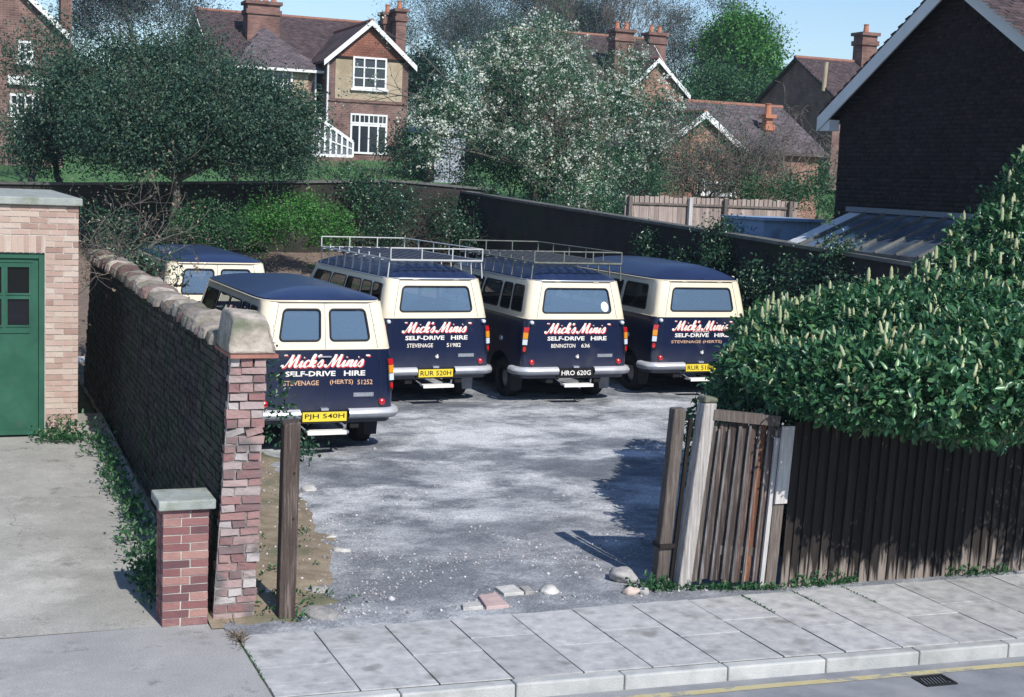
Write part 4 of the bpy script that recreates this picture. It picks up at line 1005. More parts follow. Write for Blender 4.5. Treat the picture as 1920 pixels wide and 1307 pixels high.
        b = MB(); b.prism([(s * .70, .55, .45), (s * .93, .55, .45), (s * .91, .55, .17), (s * .74, .55, .17)], (0, .008, 0)); b.build('mud_flap', M_bump_side if s > 0 and rack else M_rubber, t)
        # lamps on the tail corners
        X = .872
        lamp = MB(); 
        zz0, zz1 = .86, 1.30
        for q0, q1 in ((zz0, zz1),):
            pass
        lb = skin([(s * (X - .052), zz0), (s * (X + .052), zz0), (s * (X + .052), zz1), (s * (X - .052), zz1)][::s], [], .016, False).build('tail_light', M_black, t)
        for nm, a, c, m in (('red_lens', 1.215, 1.295, M_red), ('amber_lens', 1.105, 1.21, M_amber), ('clear_lens', 1.005, 1.095, M_clear)):
            sk = skin([(s * (X - .046), a), (s * (X + .046), a), (s * (X + .046), c), (s * (X - .046), c)][::s], [], .024, False); l_ = sk.build(nm, m, lb); sm = l_.modifiers.new('thickness', 'SOLIDIFY'); sm.thickness = .016; sm.offset = 0
        sk = skin([(s * (X + .033 * math.cos(a)), .935 + .045 * math.sin(a)) for a in np.linspace(0, 2 * math.pi, 13)[:-1]][::s], [], .022, False); sk.build('red_lens', M_red, lb)
        c = surf(s * .80, .715, .0); b = MB(); b.lathe([(.0, -.028), (.036, -.024), (.046, -.008), (.046, .012)], 16, Matrix.Translation((s * .80, -.002, .715))); b.build('reflector', M_red, t, smooth=True)
        if not doors:
            b = MB(); b.lathe([(.0, -.05), (.026, -.045), (.034, -.02), (.03, .02)], 12, Matrix.Translation((s * .83, .0, 1.375))); b.build('indicator_lamp', M_clear, t, smooth=True)
    # plate, step, handle, badge
    pp = MB(); pp.box(-.30, .30, -.045, -.03, .475, .60); p_ = pp.build('number_plate', M_blk if plate_white else M_yel, t)
    print_on(p_, 'plate_lettering', plate, -.27, .27, .497, .578, -.0465, M_wht if plate_white else M_blk, .012)
    MB().box(-.33, .33, -.028, .10, .46, .615).build('plate_backing', M_black, t)
    st = MB(); st.box(-.26, .27, -.16, .0, .335, .36); st.box(-.26, .27, -.165, -.155, .315, .365)
    so = st.build('step', M_wht, t)
    for s in (-1, 1): b = MB(); b.beam((s * .24, -.1, .345), (s * .36, .12, .46), .025, .008); b.build('step_arm', M_bump_side, so)
    if doors: b = MB(); b.tube([(-.09, -.028, 1.335), (.075, -.03, 1.335)], .010, 6); b.lathe([(0, -.03), (.02, -.02), (.02, .01)], 10, Matrix.Translation((-.09, -.012, 1.335))); b.build('door_handle', M_silver, t)
    else: b = MB(); b.lathe([(0, -.04), (.022, -.035), (.028, -.01), (.028, .005)], 10, Matrix.Translation((.02, 0, .80))); b.beam((.02, -.03, .815), (.02, -.035, .84), .02); b.build('door_handle', M_wht, t)
    bg = MB(); bg.box(.40, .68, -.004, .008, .79, .845); b_ = bg.build('badge', M_bump_side, t); print_on(b_, 'badge_lettering', 'TRANSIT', .415, .665, .80, .835, -.0055, M_silver, .01)
    pl = MB(); pl.box(-.05, .05, -.05, .0, .62, .65); pl.build('plate_lamp', M_silver, t)
    # lettering painted on the tail
    yl_ = -.0035
    script_on(t, -.60, .62, 1.20, 1.365, yl_ - .001)
    print_on(t, 'lettering', 'SELF-DRIVE', -.535, .145, 1.075, 1.145, yl_, M_wht, .028); print_on(t, 'lettering', 'HIRE', .26, .555, 1.075, 1.145, yl_, M_wht, .028)
    for s_, x0, x1, z0, z1, m in lines: print_on(t, 'lettering', s_, x0, x1, z0, z1, yl_, m, .01)
    if extra == 'sticker':
        b = MB(); b.add([surf(.555 + .075 * math.cos(a), 1.635 + .085 * math.sin(a), -.008) for a in np.linspace(0, 2 * math.pi, 25)[:-1]], [tuple(range(24))]); b.build('round_sticker', M_wht, t)
    # front: lamps, grille, bumper (hidden from the street)
    MB().box(-.55, .55, 4.93, 4.985, .80, 1.06).build('grille', M_black, t)
    for s in (-1, 1): MB().lathe([(.09, 4.93), (.095, 5.0), (.06, 5.01), (0, 5.015)], 16, Matrix.Translation((s * .70, 0, .93))).build('headlight', M_clear, t, smooth=True)
    bevel(MB().box(-.98, .98, 4.98, 5.07, .50, .63).build('bumper', M_bump, t), .02, 2)
    # roof rack
    if rack:
        mr, ml = rack; z0 = gut + .30; zr = z0 + .185; hw = .80; ya, yb = .06, 3.55
        rk = link('roof_rack', MB().box(-hw, hw, ya - .012, ya + .012, z0 - .012, z0 + .012).box(-hw, hw, yb - .012, yb + .012, z0 - .012, z0 + .012).box(-hw - .012, -hw + .012, ya + .013, yb - .013, z0 - .012, z0 + .012).box(hw - .012, hw + .012, ya + .013, yb - .013, z0 - .012, z0 + .012).mesh('roof_rack'), mr, t)
        for k in range(9):
            x = -.70 + k * .175; MB().box(x - .035, x + .035, ya + .014, yb - .014, z0 - .006, z0 + .01).build('slat', ml, rk)
        for k in range(9):
            y = ya + .05 + k * (yb - ya - .1) / 8
            for s in (-1, 1): b = MB(); b.beam((s * hw, y, z0 - .013), (s * .825, y, gut + .012), .022, .016); b.build('leg', mr, rk)
            MB().box(-hw + .013, hw - .013, y - .01, y + .01, z0 - .03, z0 - .008).build('crossbar', mr, rk)
        for pts in ([(-hw, ya, zr), (hw, ya, zr)], [(-hw, yb, zr), (hw, yb, zr)], [(hw, ya, zr), (hw, yb, zr)]):
            b = MB(); b.tube(pts, .0105, 6); b.build('rail', mr, rk)
        for x in (-hw, -hw / 3, hw / 3, hw):
            for y in (ya, yb): b = MB(); b.tube([(x, y, z0), (x, y, zr)], .011, 6); b.build('rail_post', mr, rk)
        for y in np.linspace(ya, yb, 6)[1:-1]: b = MB(); b.tube([(hw, y, z0), (hw, y, zr)], .010, 6); b.build('rail_post', mr, rk)
        for y in np.linspace(ya, yb, 8)[1:-1]: b = MB(); b.tube([(-hw, y, z0), (-hw, y, z0 + .07)], .010, 6); b.build('rail_post', mr, rk)
    return t
M_rackw = mk('white_rack_paint', (.50, .51, .50), 5, .5)
M_rackd = mk('rusty_green_rack', [(.3, (.10, .12, .11)), (.7, (.22, .22, .19))], 8, .7)
M_slat = mk('rack_slat', [(.3, (.05, .06, .085)), (.7, (.10, .11, .14))], 3, .8)
M_slat2 = mk('rack_slat_grey', [(.3, (.07, .075, .08)), (.7, (.13, .13, .13))], 3, .8)
W5 = [(1.10, 1.55), (1.64, 2.12), (2.22, 2.98), (3.08, 3.86), (3.98, 4.9)]
W4 = [(1.12, 1.60), (1.68, 2.10), (2.22, 3.05), (3.18, 4.0), (4.12, 4.95)]
W3 = [(1.30, 2.25), (2.40, 3.35), (3.48, 4.05), (4.15, 4.95)]
make_van('minibus', 'navy and cream minibus with twin rear doors partly behind the brick wall end', 4.70, 18.2, R(1.3), True, None, 'PJH 540H',
         [('STEVENAGE', -.56, -.08, .955, 1.02, M_letorg), ('(HERTS)', .07, .39, .95, 1.025, M_letorg), ('51252', .45, .66, .955, 1.02, M_letorg)], W5, crown=.12)
make_van('minibus', 'navy and cream minibus with a white railed roof rack and yellow plate', 7.42, 21.66, R(4), False, (M_rackw, M_slat), 'RUR 520H',
         [('STEVENAGE', -.50, -.05, .955, 1.02, M_let), ('51982', .19, .44, .955, 1.02, M_let)], W5)
make_van('minibus', 'navy and cream minibus with dark roof rack, black number plate and round window sticker', 9.82, 21.45, R(1), False, (M_rackd, M_slat2), 'HRO 620G',
         [('BENINGTON', -.46, -.02, .955, 1.02, M_let), ('636', .09, .25, .955, 1.02, M_let)], W4, 'sticker', True)
make_van('minibus', 'navy and cream minibus with bare roof, its tail partly hidden by the laurel hedge', 12.44, 21.9, R(1), False, None, 'RUR 518H',
         [('STEVENAGE (HERTS)', -.60, .42, .955, 1.02, M_letorg), ('CENTRAL', -.18, .16, 1.16, 1.195, M_let)], W3, crown=.23)
make_van('minibus', 'navy and cream minibus with twin rear windows furthest back behind the nearest one', 4.34, 24.1, R(1), True, None, 'PJH 541H',
         [('STEVENAGE', -.56, -.08, .955, 1.02, M_letorg), ('(HERTS)', .07, .39, .95, 1.025, M_letorg)], W5, crown=.12)

# ------------------------------------------------------------------ walls and buildings round the yard
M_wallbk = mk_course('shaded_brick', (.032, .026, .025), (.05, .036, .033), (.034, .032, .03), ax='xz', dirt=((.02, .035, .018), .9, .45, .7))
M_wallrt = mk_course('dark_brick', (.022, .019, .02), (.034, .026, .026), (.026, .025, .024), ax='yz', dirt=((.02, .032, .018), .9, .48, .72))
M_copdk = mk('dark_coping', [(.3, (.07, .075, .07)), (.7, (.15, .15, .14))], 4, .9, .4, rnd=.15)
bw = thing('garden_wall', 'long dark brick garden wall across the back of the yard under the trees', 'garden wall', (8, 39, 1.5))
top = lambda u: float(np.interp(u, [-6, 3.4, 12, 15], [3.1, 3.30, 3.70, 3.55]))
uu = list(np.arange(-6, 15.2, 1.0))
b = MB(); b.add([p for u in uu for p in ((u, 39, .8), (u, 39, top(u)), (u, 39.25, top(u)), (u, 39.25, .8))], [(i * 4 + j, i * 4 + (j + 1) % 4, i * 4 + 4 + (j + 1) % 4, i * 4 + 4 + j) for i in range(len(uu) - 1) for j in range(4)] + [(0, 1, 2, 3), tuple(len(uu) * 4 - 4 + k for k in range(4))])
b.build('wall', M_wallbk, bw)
for i in range(len(uu) - 1):
    a, c = uu[i] + .006, uu[i + 1] - .006
    MB().prism([(a, 38.94, top(a) + .003), (c, 38.94, top(c) + .003), (c, 39.31, top(c) + .003), (a, 39.31, top(a) + .003)], (0, 0, .07)).build('coping_slab', M_copdk, bw)
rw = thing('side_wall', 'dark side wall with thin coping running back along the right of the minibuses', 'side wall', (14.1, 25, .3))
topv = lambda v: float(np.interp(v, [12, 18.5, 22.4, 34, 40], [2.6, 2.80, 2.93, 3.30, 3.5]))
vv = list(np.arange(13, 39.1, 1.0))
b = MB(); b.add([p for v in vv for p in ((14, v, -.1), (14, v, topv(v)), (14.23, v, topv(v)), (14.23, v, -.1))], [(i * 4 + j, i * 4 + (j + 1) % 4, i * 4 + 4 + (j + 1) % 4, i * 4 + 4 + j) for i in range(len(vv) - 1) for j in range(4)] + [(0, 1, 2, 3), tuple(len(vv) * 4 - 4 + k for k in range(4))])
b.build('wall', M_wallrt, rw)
for i in range(len(vv) - 1):
    a, c = vv[i] + .006, vv[i + 1] - .006
    MB().prism([(13.95, a, topv(a) + .003), (14.28, a, topv(a) + .003), (14.28, c, topv(c) + .003), (13.95, c, topv(c) + .003)], (0, 0, .06)).build('coping_slab', M_copdk, rw)

M_white_p = mk('white_paint', [(.3, (.66, .67, .68)), (.7, (.76, .76, .75))], 3, .6)
M_pane = mk('window_pane', (.025, .03, .04), 3, .08, spec=.7)
M_slate = mk_course('slate_tiles', (.095, .075, .085), (.14, .105, .115), (.04, .035, .04), .19, .11, .012, 'xz', .85, .6, dirt=((.17, .15, .14), 1.1, .5, .72))
M_tile_red = mk_course('clay_tiles', (.068, .048, .05), (.10, .062, .06), (.04, .03, .03), .17, .10, .012, 'xz', .9, .6, dirt=((.085, .07, .075), .8, .45, .68))
M_tile_y = mk_course('clay_tiles_side', (.055, .04, .04), (.085, .055, .052), (.04, .03, .03), .17, .10, .012, 'yz', .9, .6)
M_ridge = mk('ridge_tile', [(.3, (.20, .095, .07)), (.7, (.30, .15, .11))], 3, .9)
M_hbrick = mk_course('house_brick', (.15, .078, .068), (.22, .118, .10), (.20, .165, .15), ax='sum')
M_hbrick_or = mk_course('orange_brick', (.27, .135, .10), (.36, .19, .14), (.28, .21, .18), ax='sum', dirt=((.2, .12, .09), 1, .5, .7))
M_buff = mk('pebbledash', [(.3, (.33, .27, .19)), (.7, (.43, .355, .26))], 6, .95, .5, 30, dirt=((.25, .20, .13), 1, .5, .75))
M_tilehung = mk_course('tile_hanging', (.19, .08, .06), (.25, .11, .08), (.15, .07, .05), .17, .10, .012, 'xz', .9, .6)
M_chim = mk_course('chimney_brick', (.16, .075, .065), (.25, .125, .10), (.16, .13, .115), ax='sum')
M_pot = mk('chimney_pot', (.40, .17, .10), 4, .85)
M_tilepiece = mk('roof_tile', [(.3, (.05, .040, .045)), (.7, (.085, .058, .06))], 4, .9, .4, rnd=.3, src='island')
M_tileslate = mk('roof_slate', [(.3, (.075, .064, .076)), (.7, (.125, .10, .108))], 4, .85, .4, rnd=.3, src='island')
def tiles_on(parent, p0, du, ds, nrm, nu, ns, w, h, m, tri=None):
    """overlapping tiles laid over a roof slope, joined into one part (each only a few pixels)"""
    p0, du, ds, nrm = Vector(p0), Vector(du).normalized(), Vector(ds).normalized(), Vector(nrm).normalized()
    I, J = np.meshgrid(np.arange(nu), np.arange(ns)); I = I.ravel(); J = J.ravel()
    x = (I + .5 * (J % 2)) * w; y = J * h
    if tri is not None:
        k = np.array([tri(a + w / 2, c) for a, c in zip(x, y)]); x, y = x[k], y[k]
    n = len(x); lift = NR.uniform(.012, .03, n); loc = []
    for (ax_, ay, az_) in ((.006, 0, 1), (w - .006, 0, 1), (w - .006, h * 1.25, .15), (.006, h * 1.25, .15), (.006, 0, .0), (w - .006, 0, .0)):
        loc.append(np.array(p0)[None] + np.outer(x + ax_, du) + np.outer(y + ay, ds) + np.outer(lift * az_ + .004, nrm))
    V = np.stack(loc, 1).reshape(-1, 3) - np.array(ORG[parent.name])[None]
    F = (np.arange(n)[:, None, None] * 6 + np.array([(0, 1, 2, 3), (4, 5, 1, 0)])[None]).reshape(-1, 4)
    return link('roof_tiles', mesh_np('roof_tiles', V, F), m, parent, 'stuff')
def block(parent, u0, u1, v0, v1, z0, ze, zr, axis, mw, mr, ov=.28, barge=True, mpiece=None, wall='wall', both=True):
    b = MB()
    if axis == 'v':
        c = (u0 + u1) / 2; b.prism([(u0, v0, z0), (u1, v0, z0), (u1, v0, ze), (c, v0, zr), (u0, v0, ze)], (0, v1 - v0, 0))
    else:
        c = (v0 + v1) / 2; b.prism([(u0, v0, z0), (u0, v1, z0), (u0, v1, ze), (u0, c, zr), (u0, v0, ze)], (u1 - u0, 0, 0))
    b.build(wall, mw, parent)
    sl = (zr - ze) / ((u1 - u0) / 2 if axis == 'v' else (v1 - v0) / 2); th = .10
    for s in (-1, 1):
        b = MB()
        if axis == 'v':
            e = u0 - ov if s < 0 else u1 + ov; ez = ze - ov * sl; q = [(e, v0 - ov, ez + .01), (c, v0 - ov, zr + .01), (c, v0 - ov, zr + .01 + th), (e, v0 - ov, ez + .01 + th)]; b.prism(q, (0, v1 - v0 + 2 * ov, 0))
        else:
            e = v0 - ov if s < 0 else v1 + ov; ez = ze - ov * sl; q = [(u0 - ov, e, ez + .01), (u0 - ov, c, zr + .01), (u0 - ov, c, zr + .01 + th), (u0 - ov, e, ez + .01 + th)]; b.prism(q, (u1 - u0 + 2 * ov, 0, 0))
        ro = b.build('roof', mr, parent)
        if mpiece is not None and s < 0:
            if axis == 'u':
                d = Vector((0, c - e, zr - ez)); L = d.length; tiles_on(parent, (u0 - ov, e, ez + .01 + th), (1, 0, 0), d, (0, -(zr - ez), c - e), int((u1 - u0 + 2 * ov) / .2), int(L / .13), .2, .13, mpiece)
            else:
                d = Vector((c - e, 0, zr - ez)); L = d.length; tiles_on(parent, (e, v1 + ov, ez + .01 + th), (0, -1, 0), d, (-(zr - ez), 0, c - e), int((v1 - v0 + 2 * ov) / .2), int(L / .13), .2, .13, mpiece)
        if barge:
            for f in ((0, 1) if both else (0,)):
                b = MB()
                if axis == 'v':
                    y = (v0 - ov - .03) if f == 0 else (v1 + ov); b.prism([(e, y, ez - .10), (c, y, zr - .10), (c, y, zr + .13), (e, y, ez + .13)], (0, .028, 0))
                else:
                    x = (u0 - ov - .03) if f == 0 else (u1 + ov); b.prism([(x, e, ez - .10), (x, c, zr - .10), (x, c, zr + .13), (x, e, ez + .13)], (.028, 0, 0))
                b.build('bargeboard', M_white_p, parent)
    b = MB()
    if axis == 'v': b.tube([(c, v0 - ov, zr + .11), (c, v1 + ov, zr + .11)], .09, 8)
    else: b.tube([(u0 - ov, c, zr + .11), (u1 + ov, c, zr + .11)], .09, 8)
    b.build('ridge', M_ridge, parent)
def window(parent, u0, u1, z0, z1, v, nx, ny, fw=.07, mf=None, sill=True, cross=0):
    mf = mf or M_white_p; b = MB()
    b.box(u0, u1, v - .06, v - .006, z1 - fw, z1).box(u0, u1, v - .06, v - .006, z0, z0 + fw).box(u0, u0 + fw, v - .059, v - .005, z0 + fw, z1 - fw).box(u1 - fw, u1, v - .059, v - .005, z0 + fw, z1 - fw)
    f = b.build('window', mf, parent)
    for i in range(1, nx): x = u0 + (u1 - u0) * i / nx; MB().box(x - fw * .4, x + fw * .4, v - .057, v - .007, z0 + fw, z1 - fw).build('mullion', mf, f)
    for j in range(1, ny):
        z = z0 + (z1 - z0) * j / ny; MB().box(u0 + fw, u1 - fw, v - .055, v - .008, z - fw * .3, z + fw * .3).build('glazing_bar', mf, f)
    for i in range(nx):
        for j in range(ny):
            a = u0 + (u1 - u0) * i / nx; c = u0 + (u1 - u0) * (i + 1) / nx; p = z0 + (z1 - z0) * j / ny; q = z0 + (z1 - z0) * (j + 1) / ny
            MB().box(a + .01, c - .01, v - .02, v - .004, p + .01, q - .01).build('pane', M_pane, f)
            if cross:
                MB().box((a + c) / 2 - .012, (a + c) / 2 + .012, v - .05, v - .021, p + .02, q - .02).build('glazing_bar', mf, f)
    if sill: MB().box(u0 - .08, u1 + .08, v - .13, v - .003, z0 - .09, z0 - .003).build('sill', mf, f)
    return f
def chimney(parent, u0, u1, v0, v1, z0, z1, pots=2, m=None):
    c = MB().box(u0, u1, v0, v1, z0, z1).build('chimney', m or M_chim, parent)
    MB().box(u0 - .07, u1 + .07, v0 - .07, v1 + .07, z1 - .42, z1 - .22).build('corbel', m or M_chim, c)
    MB().box(u0 - .10, u1 + .10, v0 - .10, v1 + .10, z1 + .003, z1 + .14).build('corbel', m or M_chim, c)
    for i in range(pots):
        x = u0 + (u1 - u0) * (i + .5) / pots
        MB().lathe([(.0, 0), (.13, 0), (.10, .32), (.13, .36), (.10, .38), (0, .36)], 10, Matrix.Translation((x, (v0 + v1) / 2, z1 + .14)) @ Matrix.Rotation(math.pi / 2, 4, 'X')).build('chimney_pot', M_pot, c)
P_ = lambda px, py, v: av(px, py, v)

# near house on the right: shaded gable end
hd = thing('gabled_house', 'dark brick house on the right with pale bargeboards, its gable in shade', 'house', (19, 19.3, .2))
gu, va, vb_, vr, zr_, ze_ = 15.5, 16.1, 22.6, 19.37, 7.45, 5.45
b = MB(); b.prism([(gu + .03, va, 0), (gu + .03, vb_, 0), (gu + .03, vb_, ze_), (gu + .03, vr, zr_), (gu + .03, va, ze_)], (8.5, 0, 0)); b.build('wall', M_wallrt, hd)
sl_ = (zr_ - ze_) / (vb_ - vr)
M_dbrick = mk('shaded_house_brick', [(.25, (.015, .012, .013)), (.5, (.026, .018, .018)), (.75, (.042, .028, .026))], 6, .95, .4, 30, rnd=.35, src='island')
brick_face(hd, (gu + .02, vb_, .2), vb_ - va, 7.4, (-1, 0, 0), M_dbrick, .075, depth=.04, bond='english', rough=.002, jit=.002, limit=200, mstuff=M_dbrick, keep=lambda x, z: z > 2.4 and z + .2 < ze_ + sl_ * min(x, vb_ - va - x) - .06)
for s in (-1, 1):
    e = vr + s * (vb_ - vr + .38); ez = zr_ - sl_ * (vb_ - vr + .38)
    b = MB(); b.prism([(gu - .20, e, ez + .02), (gu - .20, vr, zr_ + .02), (gu - .20, vr, zr_ + .13), (gu - .20, e, ez + .13)], (9, 0, 0)); b.build('roof', M_tile_y, hd)
    b = MB(); b.prism([(gu - .235, e, ez - .20), (gu - .235, vr, zr_ - .20), (gu - .235, vr, zr_ + .06), (gu - .235, e, ez + .06)], (.032, 0, 0)); b.build('bargeboard', M_white_p, hd)
    b = MB(); b.prism([(gu - .2, e, ez - .19), (gu - .2, e - s * .36, ez - .19), (gu - .2, e - s * .36, ez + .012)], (.215, 0, 0)); b.build('soffit_box', M_white_p, hd)
    d = Vector((0, vr - e, zr_ - ez)); L = d.length
    tiles_on(hd, (gu - .215, e, ez + .13) if s > 0 else (gu + 8.8, e, ez + .13), (1, 0, 0) if s > 0 else (-1, 0, 0), d, (0, (zr_ - ez) * s, (vb_ - vr)), 46, int(L / .11), .2, .11, M_tilepiece)
    b = MB(); b.tube([(gu - .15, e + s * .06, ez + .02), (gu + 8.5, e + s * .06, ez + .02)], .06, 8); b.build('gutter', M_copdk, hd)
lt = thing('lean_to', 'glazed lean-to roof with dark bars against the shaded house gable', 'lean-to', (14.8, 20, .2))
M_lglass = mk('leanto_glass', [(.35, (.05, .07, .10)), (.65, (.10, .13, .17))], 2, .16, spec=.8)
MB().box(14.26, 14.36, 16.2, 22.0, .1, 2.86).build('wall', M_wallrt, lt)
v = 22.1; k = 0
while v > 16.5:
    v2 = v - .56
    b = MB(); b.prism([(14.12, v - .02, 2.93), (14.12, v2 + .02, 2.93), (15.50, v2 + .02, 3.53), (15.50, v - .02, 3.53)], (0, 0, .012)); b.build('roof_pane', M_lglass if k else mk('pale_sheet', [(.3, (.45, .47, .50)), (.7, (.6, .61, .62))], 4, .6), lt)
    b = MB(); b.beam((14.08, v2, 2.935), (15.50, v2, 3.555), .035, .06); b.build('glazing_bar', M_copdk, lt); v = v2; k += 1
b = MB(); b.beam((14.10, 22.15, 2.90), (14.10, 16.5, 2.88), .07, .10); b.build('gutter', M_copdk, lt)
b = MB(); b.beam((15.475, 22.15, 3.60), (15.475, 16.5, 3.58), .04, .09); b.build('flashing', mk('lead_flashing', (.17, .19, .22), 4, .6), lt)
b = MB(); b.prism([(14.12, 22.13, 2.0), (15.5, 22.13, 2.0), (15.5, 22.13, 3.5), (14.12, 22.13, 2.9)], (0, .04, 0)); b.build('end_panel', M_white_p, lt)
p, q = P_(1428, 447, 25), P_(1545, 412, 25)
bs = thing('store_shed', 'low pale blue flat roofed store between the plank fence and the lean-to', 'shed', ((p.x + q.x) / 2, 25.6, .4))
M_blue = mk('blue_paint', [(.3, (.22, .32, .46)), (.7, (.30, .41, .56))], 2, .7, dirt=((.10, .14, .2), 2, .5, .75))
MB().box(p.x + .05, q.x - .05, 25.02, 26.6, .2, q.z - .06).build('wall', M_blue, bs)
MB().box(p.x, q.x, 24.95, 26.7, q.z - .058, q.z).build('roof', M_blue, bs)
for k in range(1, 4): x = p.x + (q.x - p.x) * k / 4; MB().box(x - .02, x + .02, 24.995, 25.018, .3, q.z - .07).build('batten', M_blue, bs)

bf = thing('plank_fence', 'sunlit grey plank fence with posts behind the side wall', 'fence', (19, 33, 2))
M_plank = mk('sunlit_plank', [(.3, (.22, .18, .165)), (.55, (.36, .29, .26)), (.75, (.46, .40, .36))], 2, .9, .5, 10, stretch=(14, 14, .8), rnd=.22)
u = 16.3
while u < 21.4:
    w = RND.uniform(.12, .15); MB().box(u, u + w - .006, 33.0 + RND.uniform(0, .012), 33.022, 2.0, 3.40 + RND.uniform(-.02, .02)).build('board', M_plank, bf)
    MB().box(u + .01, u + w - .016, 33.003, 33.02, 3.455, 3.62 + RND.uniform(-.02, .03)).build('top_board', M_plank, bf); u += w
MB().box(16.3, 21.4, 32.96, 32.995, 3.40, 3.455).build('rail', M_timber, bf)
for x in (16.4, 18.15, 19.2, 21.2): MB().box(x - .05, x + .05, 32.86, 32.955, 1.5, 3.62).build('post', M_timber if x != 18.15 else M_timber_pale, bf)

# house A: gabled wing, buff upper storey
ha = thing('villa', 'red and buff house with hipped bay and white gable boards behind the dark tree', 'house', (15, 60, 4))
v0 = 58.0; L_ = P_(617, 295, v0); R_ = P_(766, 290, v0); ua, ub_ = 14.83, 18.25; cu = (ua + ub_) / 2
zb1 = P_(690, 188, v0).z; zap, zea = P_(692, 42, v0).z, P_(617, 108, v0).z
block(ha, ua, ub_, v0, 67, 3.8, zea, zap - .05, 'v', M_hbrick, M_tile_red, .28, True)
MB().box(ua + .27, ub_ - .27, v0 - .03, v0 + .01, zb1, zea - .02).build('pebbledash_panel', M_buff, ha)
MB().box(ua - .01, ub_ + .01, v0 - .05, v0 + .01, zb1 - .12, zb1 - .003).build('string_course', M_hbrick, ha)
s_ = (zap - zea) / (cu - ua); b = MB(); b.prism([(ua + .1, v0 - .035, zea + .1), (ub_ - .1, v0 - .035, zea + .1), (cu, v0 - .035, zap - .15)], (0, .03, 0)); b.build('tile_hung_gable', M_tilehung, ha)
MB().box(ua, ub_, v0 - .06, v0 + .0, zea, zea + .09).build('gable_beam', M_timber_dk, ha)
a, c = P_(660, 165, v0), P_(725, 110, v0); window(ha, a.x, c.x, a.z, c.z, v0 - .03, 3, 3, .075)
a, c = P_(655, 283, v0), P_(726, 216, v0); window(ha, a.x, c.x, c.z - .42, c.z, v0, 4, 1, .07, sill=False, cross=1); window(ha, a.x, c.x, a.z - .1, c.z - .43, v0, 4, 1, .08, sill=False)
for x in (15.3, 16.6): MB().box(x, x + .03, v0 - .05, v0 - .01, 4, 4.01).build('door_step', M_cap, ha)
v1 = 61.0; zr1, ze1 = P_(560, 33, v1 + 3).z, P_(560, 128, v1).z + .3
block(ha, 10.75, 18.4, v1, 69, 3.8, ze1, zr1, 'u', M_hbrick, M_tile_red, .3, True, M_tilepiece)
# hipped bay
v2 = 59.0; b0, b1 = 11.35, 14.5; zeb = P_(520, 130, v2).z; apz = P_(515, 50, 61).z
MB().box(b0, b1, v2, v1 - .01, 3.8, zeb).build('bay_wall', M_hbrick, ha)
MB().box(b1 - 1.0, b1 - .28, v2 - .03, v2 - .002, P_(560, 190, v2).z, zeb - .05).build('pebbledash_panel', M_buff, ha)
b = MB(); ap = Vector((12.85, v2 + 2.6, apz)); o_ = .3
b.add([(b0 - o_, v2 - o_, zeb), (b1 + o_, v2 - o_, zeb), (b1 + o_, v1 + 1.5, zeb), (b0 - o_, v1 + 1.5, zeb), ap], [(0, 1, 4), (1, 2, 4), (2, 3, 4), (3, 0, 4), (0, 3, 2, 1)]); b.build('hipped_roof', M_slate, ha)
d = Vector((0, ap.y - (v2 - o_), apz - zeb)); Ls = d.length
tiles_on(ha, (b0 - o_, v2 - o_, zeb), (1, 0, 0), d, (0, -(apz - zeb), ap.y - v2 + o_), int((b1 - b0 + 2 * o_) / .2), int(Ls / .13), .2, .13, M_tileslate, tri=lambda x, y: (ap.x - b0 + o_) * y / Ls < x < (b1 - b0 + 2 * o_) - (b1 + o_ - ap.x) * y / Ls)
a, c = P_(474, 180, v2), P_(549, 132, v2); window(ha, a.x, c.x, a.z, c.z, v2, 4, 2, .09, cross=1)
a, c = P_(585, 176, v1), P_(598, 130, v1); window(ha, a.x - .1, c.x, a.z, c.z, v1, 1, 2, .08)
MB().box(b0 - .3, b1 + .3, v2 - .38, v2 - .30, zeb - .07, zeb + .04).build('gutter', M_white_p, ha)
for x, vx in ((ua - .05, v0 - .06), (b1 + .02, v2 - .06)): b = MB(); b.tube([(x, vx, zb1 - 1.2), (x, vx, zea if x > 14.6 else zeb)], .045, 6); b.build('drainpipe', M_white_p, ha)
b = MB(); q0 = P_(583, 182, 60); b.prism([(14.45, 58.6, P_(600, 222, 58.6).z), (14.82, 58.6, P_(600, 222, 58.6).z), (14.82, 60.9, P_(600, 178, 60.9).z), (14.45, 60.9, P_(600, 178, 60.9).z)], (0, 0, .1)); b.build('link_roof', M_slate, ha)
# tall chimneys
a, c = P_(458, 6, 63), P_(518, 6, 63); chimney(ha, a.x, c.x, 62.2, 63.2, 8.5, P_(490, 8, 62.2).z, 4)
a, c = P_(716, 30, 66), P_(736, 30, 66); chimney(ha, a.x, c.x, 65.6, 66.3, 8.5, P_(725, 28, 65.6).z, 1)
a, c = P_(740, 25, 65), P_(759, 25, 65); chimney(ha, a.x, c.x, 64.7, 65.4, 8.0, P_(750, 22, 64.7).z, 1)
cs_ = thing('conservatory', 'white framed lean-to conservatory sloping down beside the garden door', 'conservatory', (15.2, 57.3, 4.3))
vc = 57.0; A0, A1, B0, B1 = P_(587, 291, vc), P_(661, 293, vc), P_(587, 214, vc), P_(661, 266, vc)
for k in range(8):
    t = k / 7; x = A0.x + (A1.x - A0.x) * t; MB().box(x - .04, x + .04, vc - .04, vc + .04, A0.z, B0.z + (B1.z - B0.z) * t).build('mullion', M_white_p, cs_)
b = MB(); b.beam(B0, B1, .09, .12); b.build('roof_rail', M_white_p, cs_); b = MB(); b.beam(A0, A1, .09, .12); b.build('sill', M_white_p, cs_); b = MB(); b.beam((A0 + B0) / 2, (A1 + B1) / 2, .05, .05); b.build('glazing_bar', M_white_p, cs_)
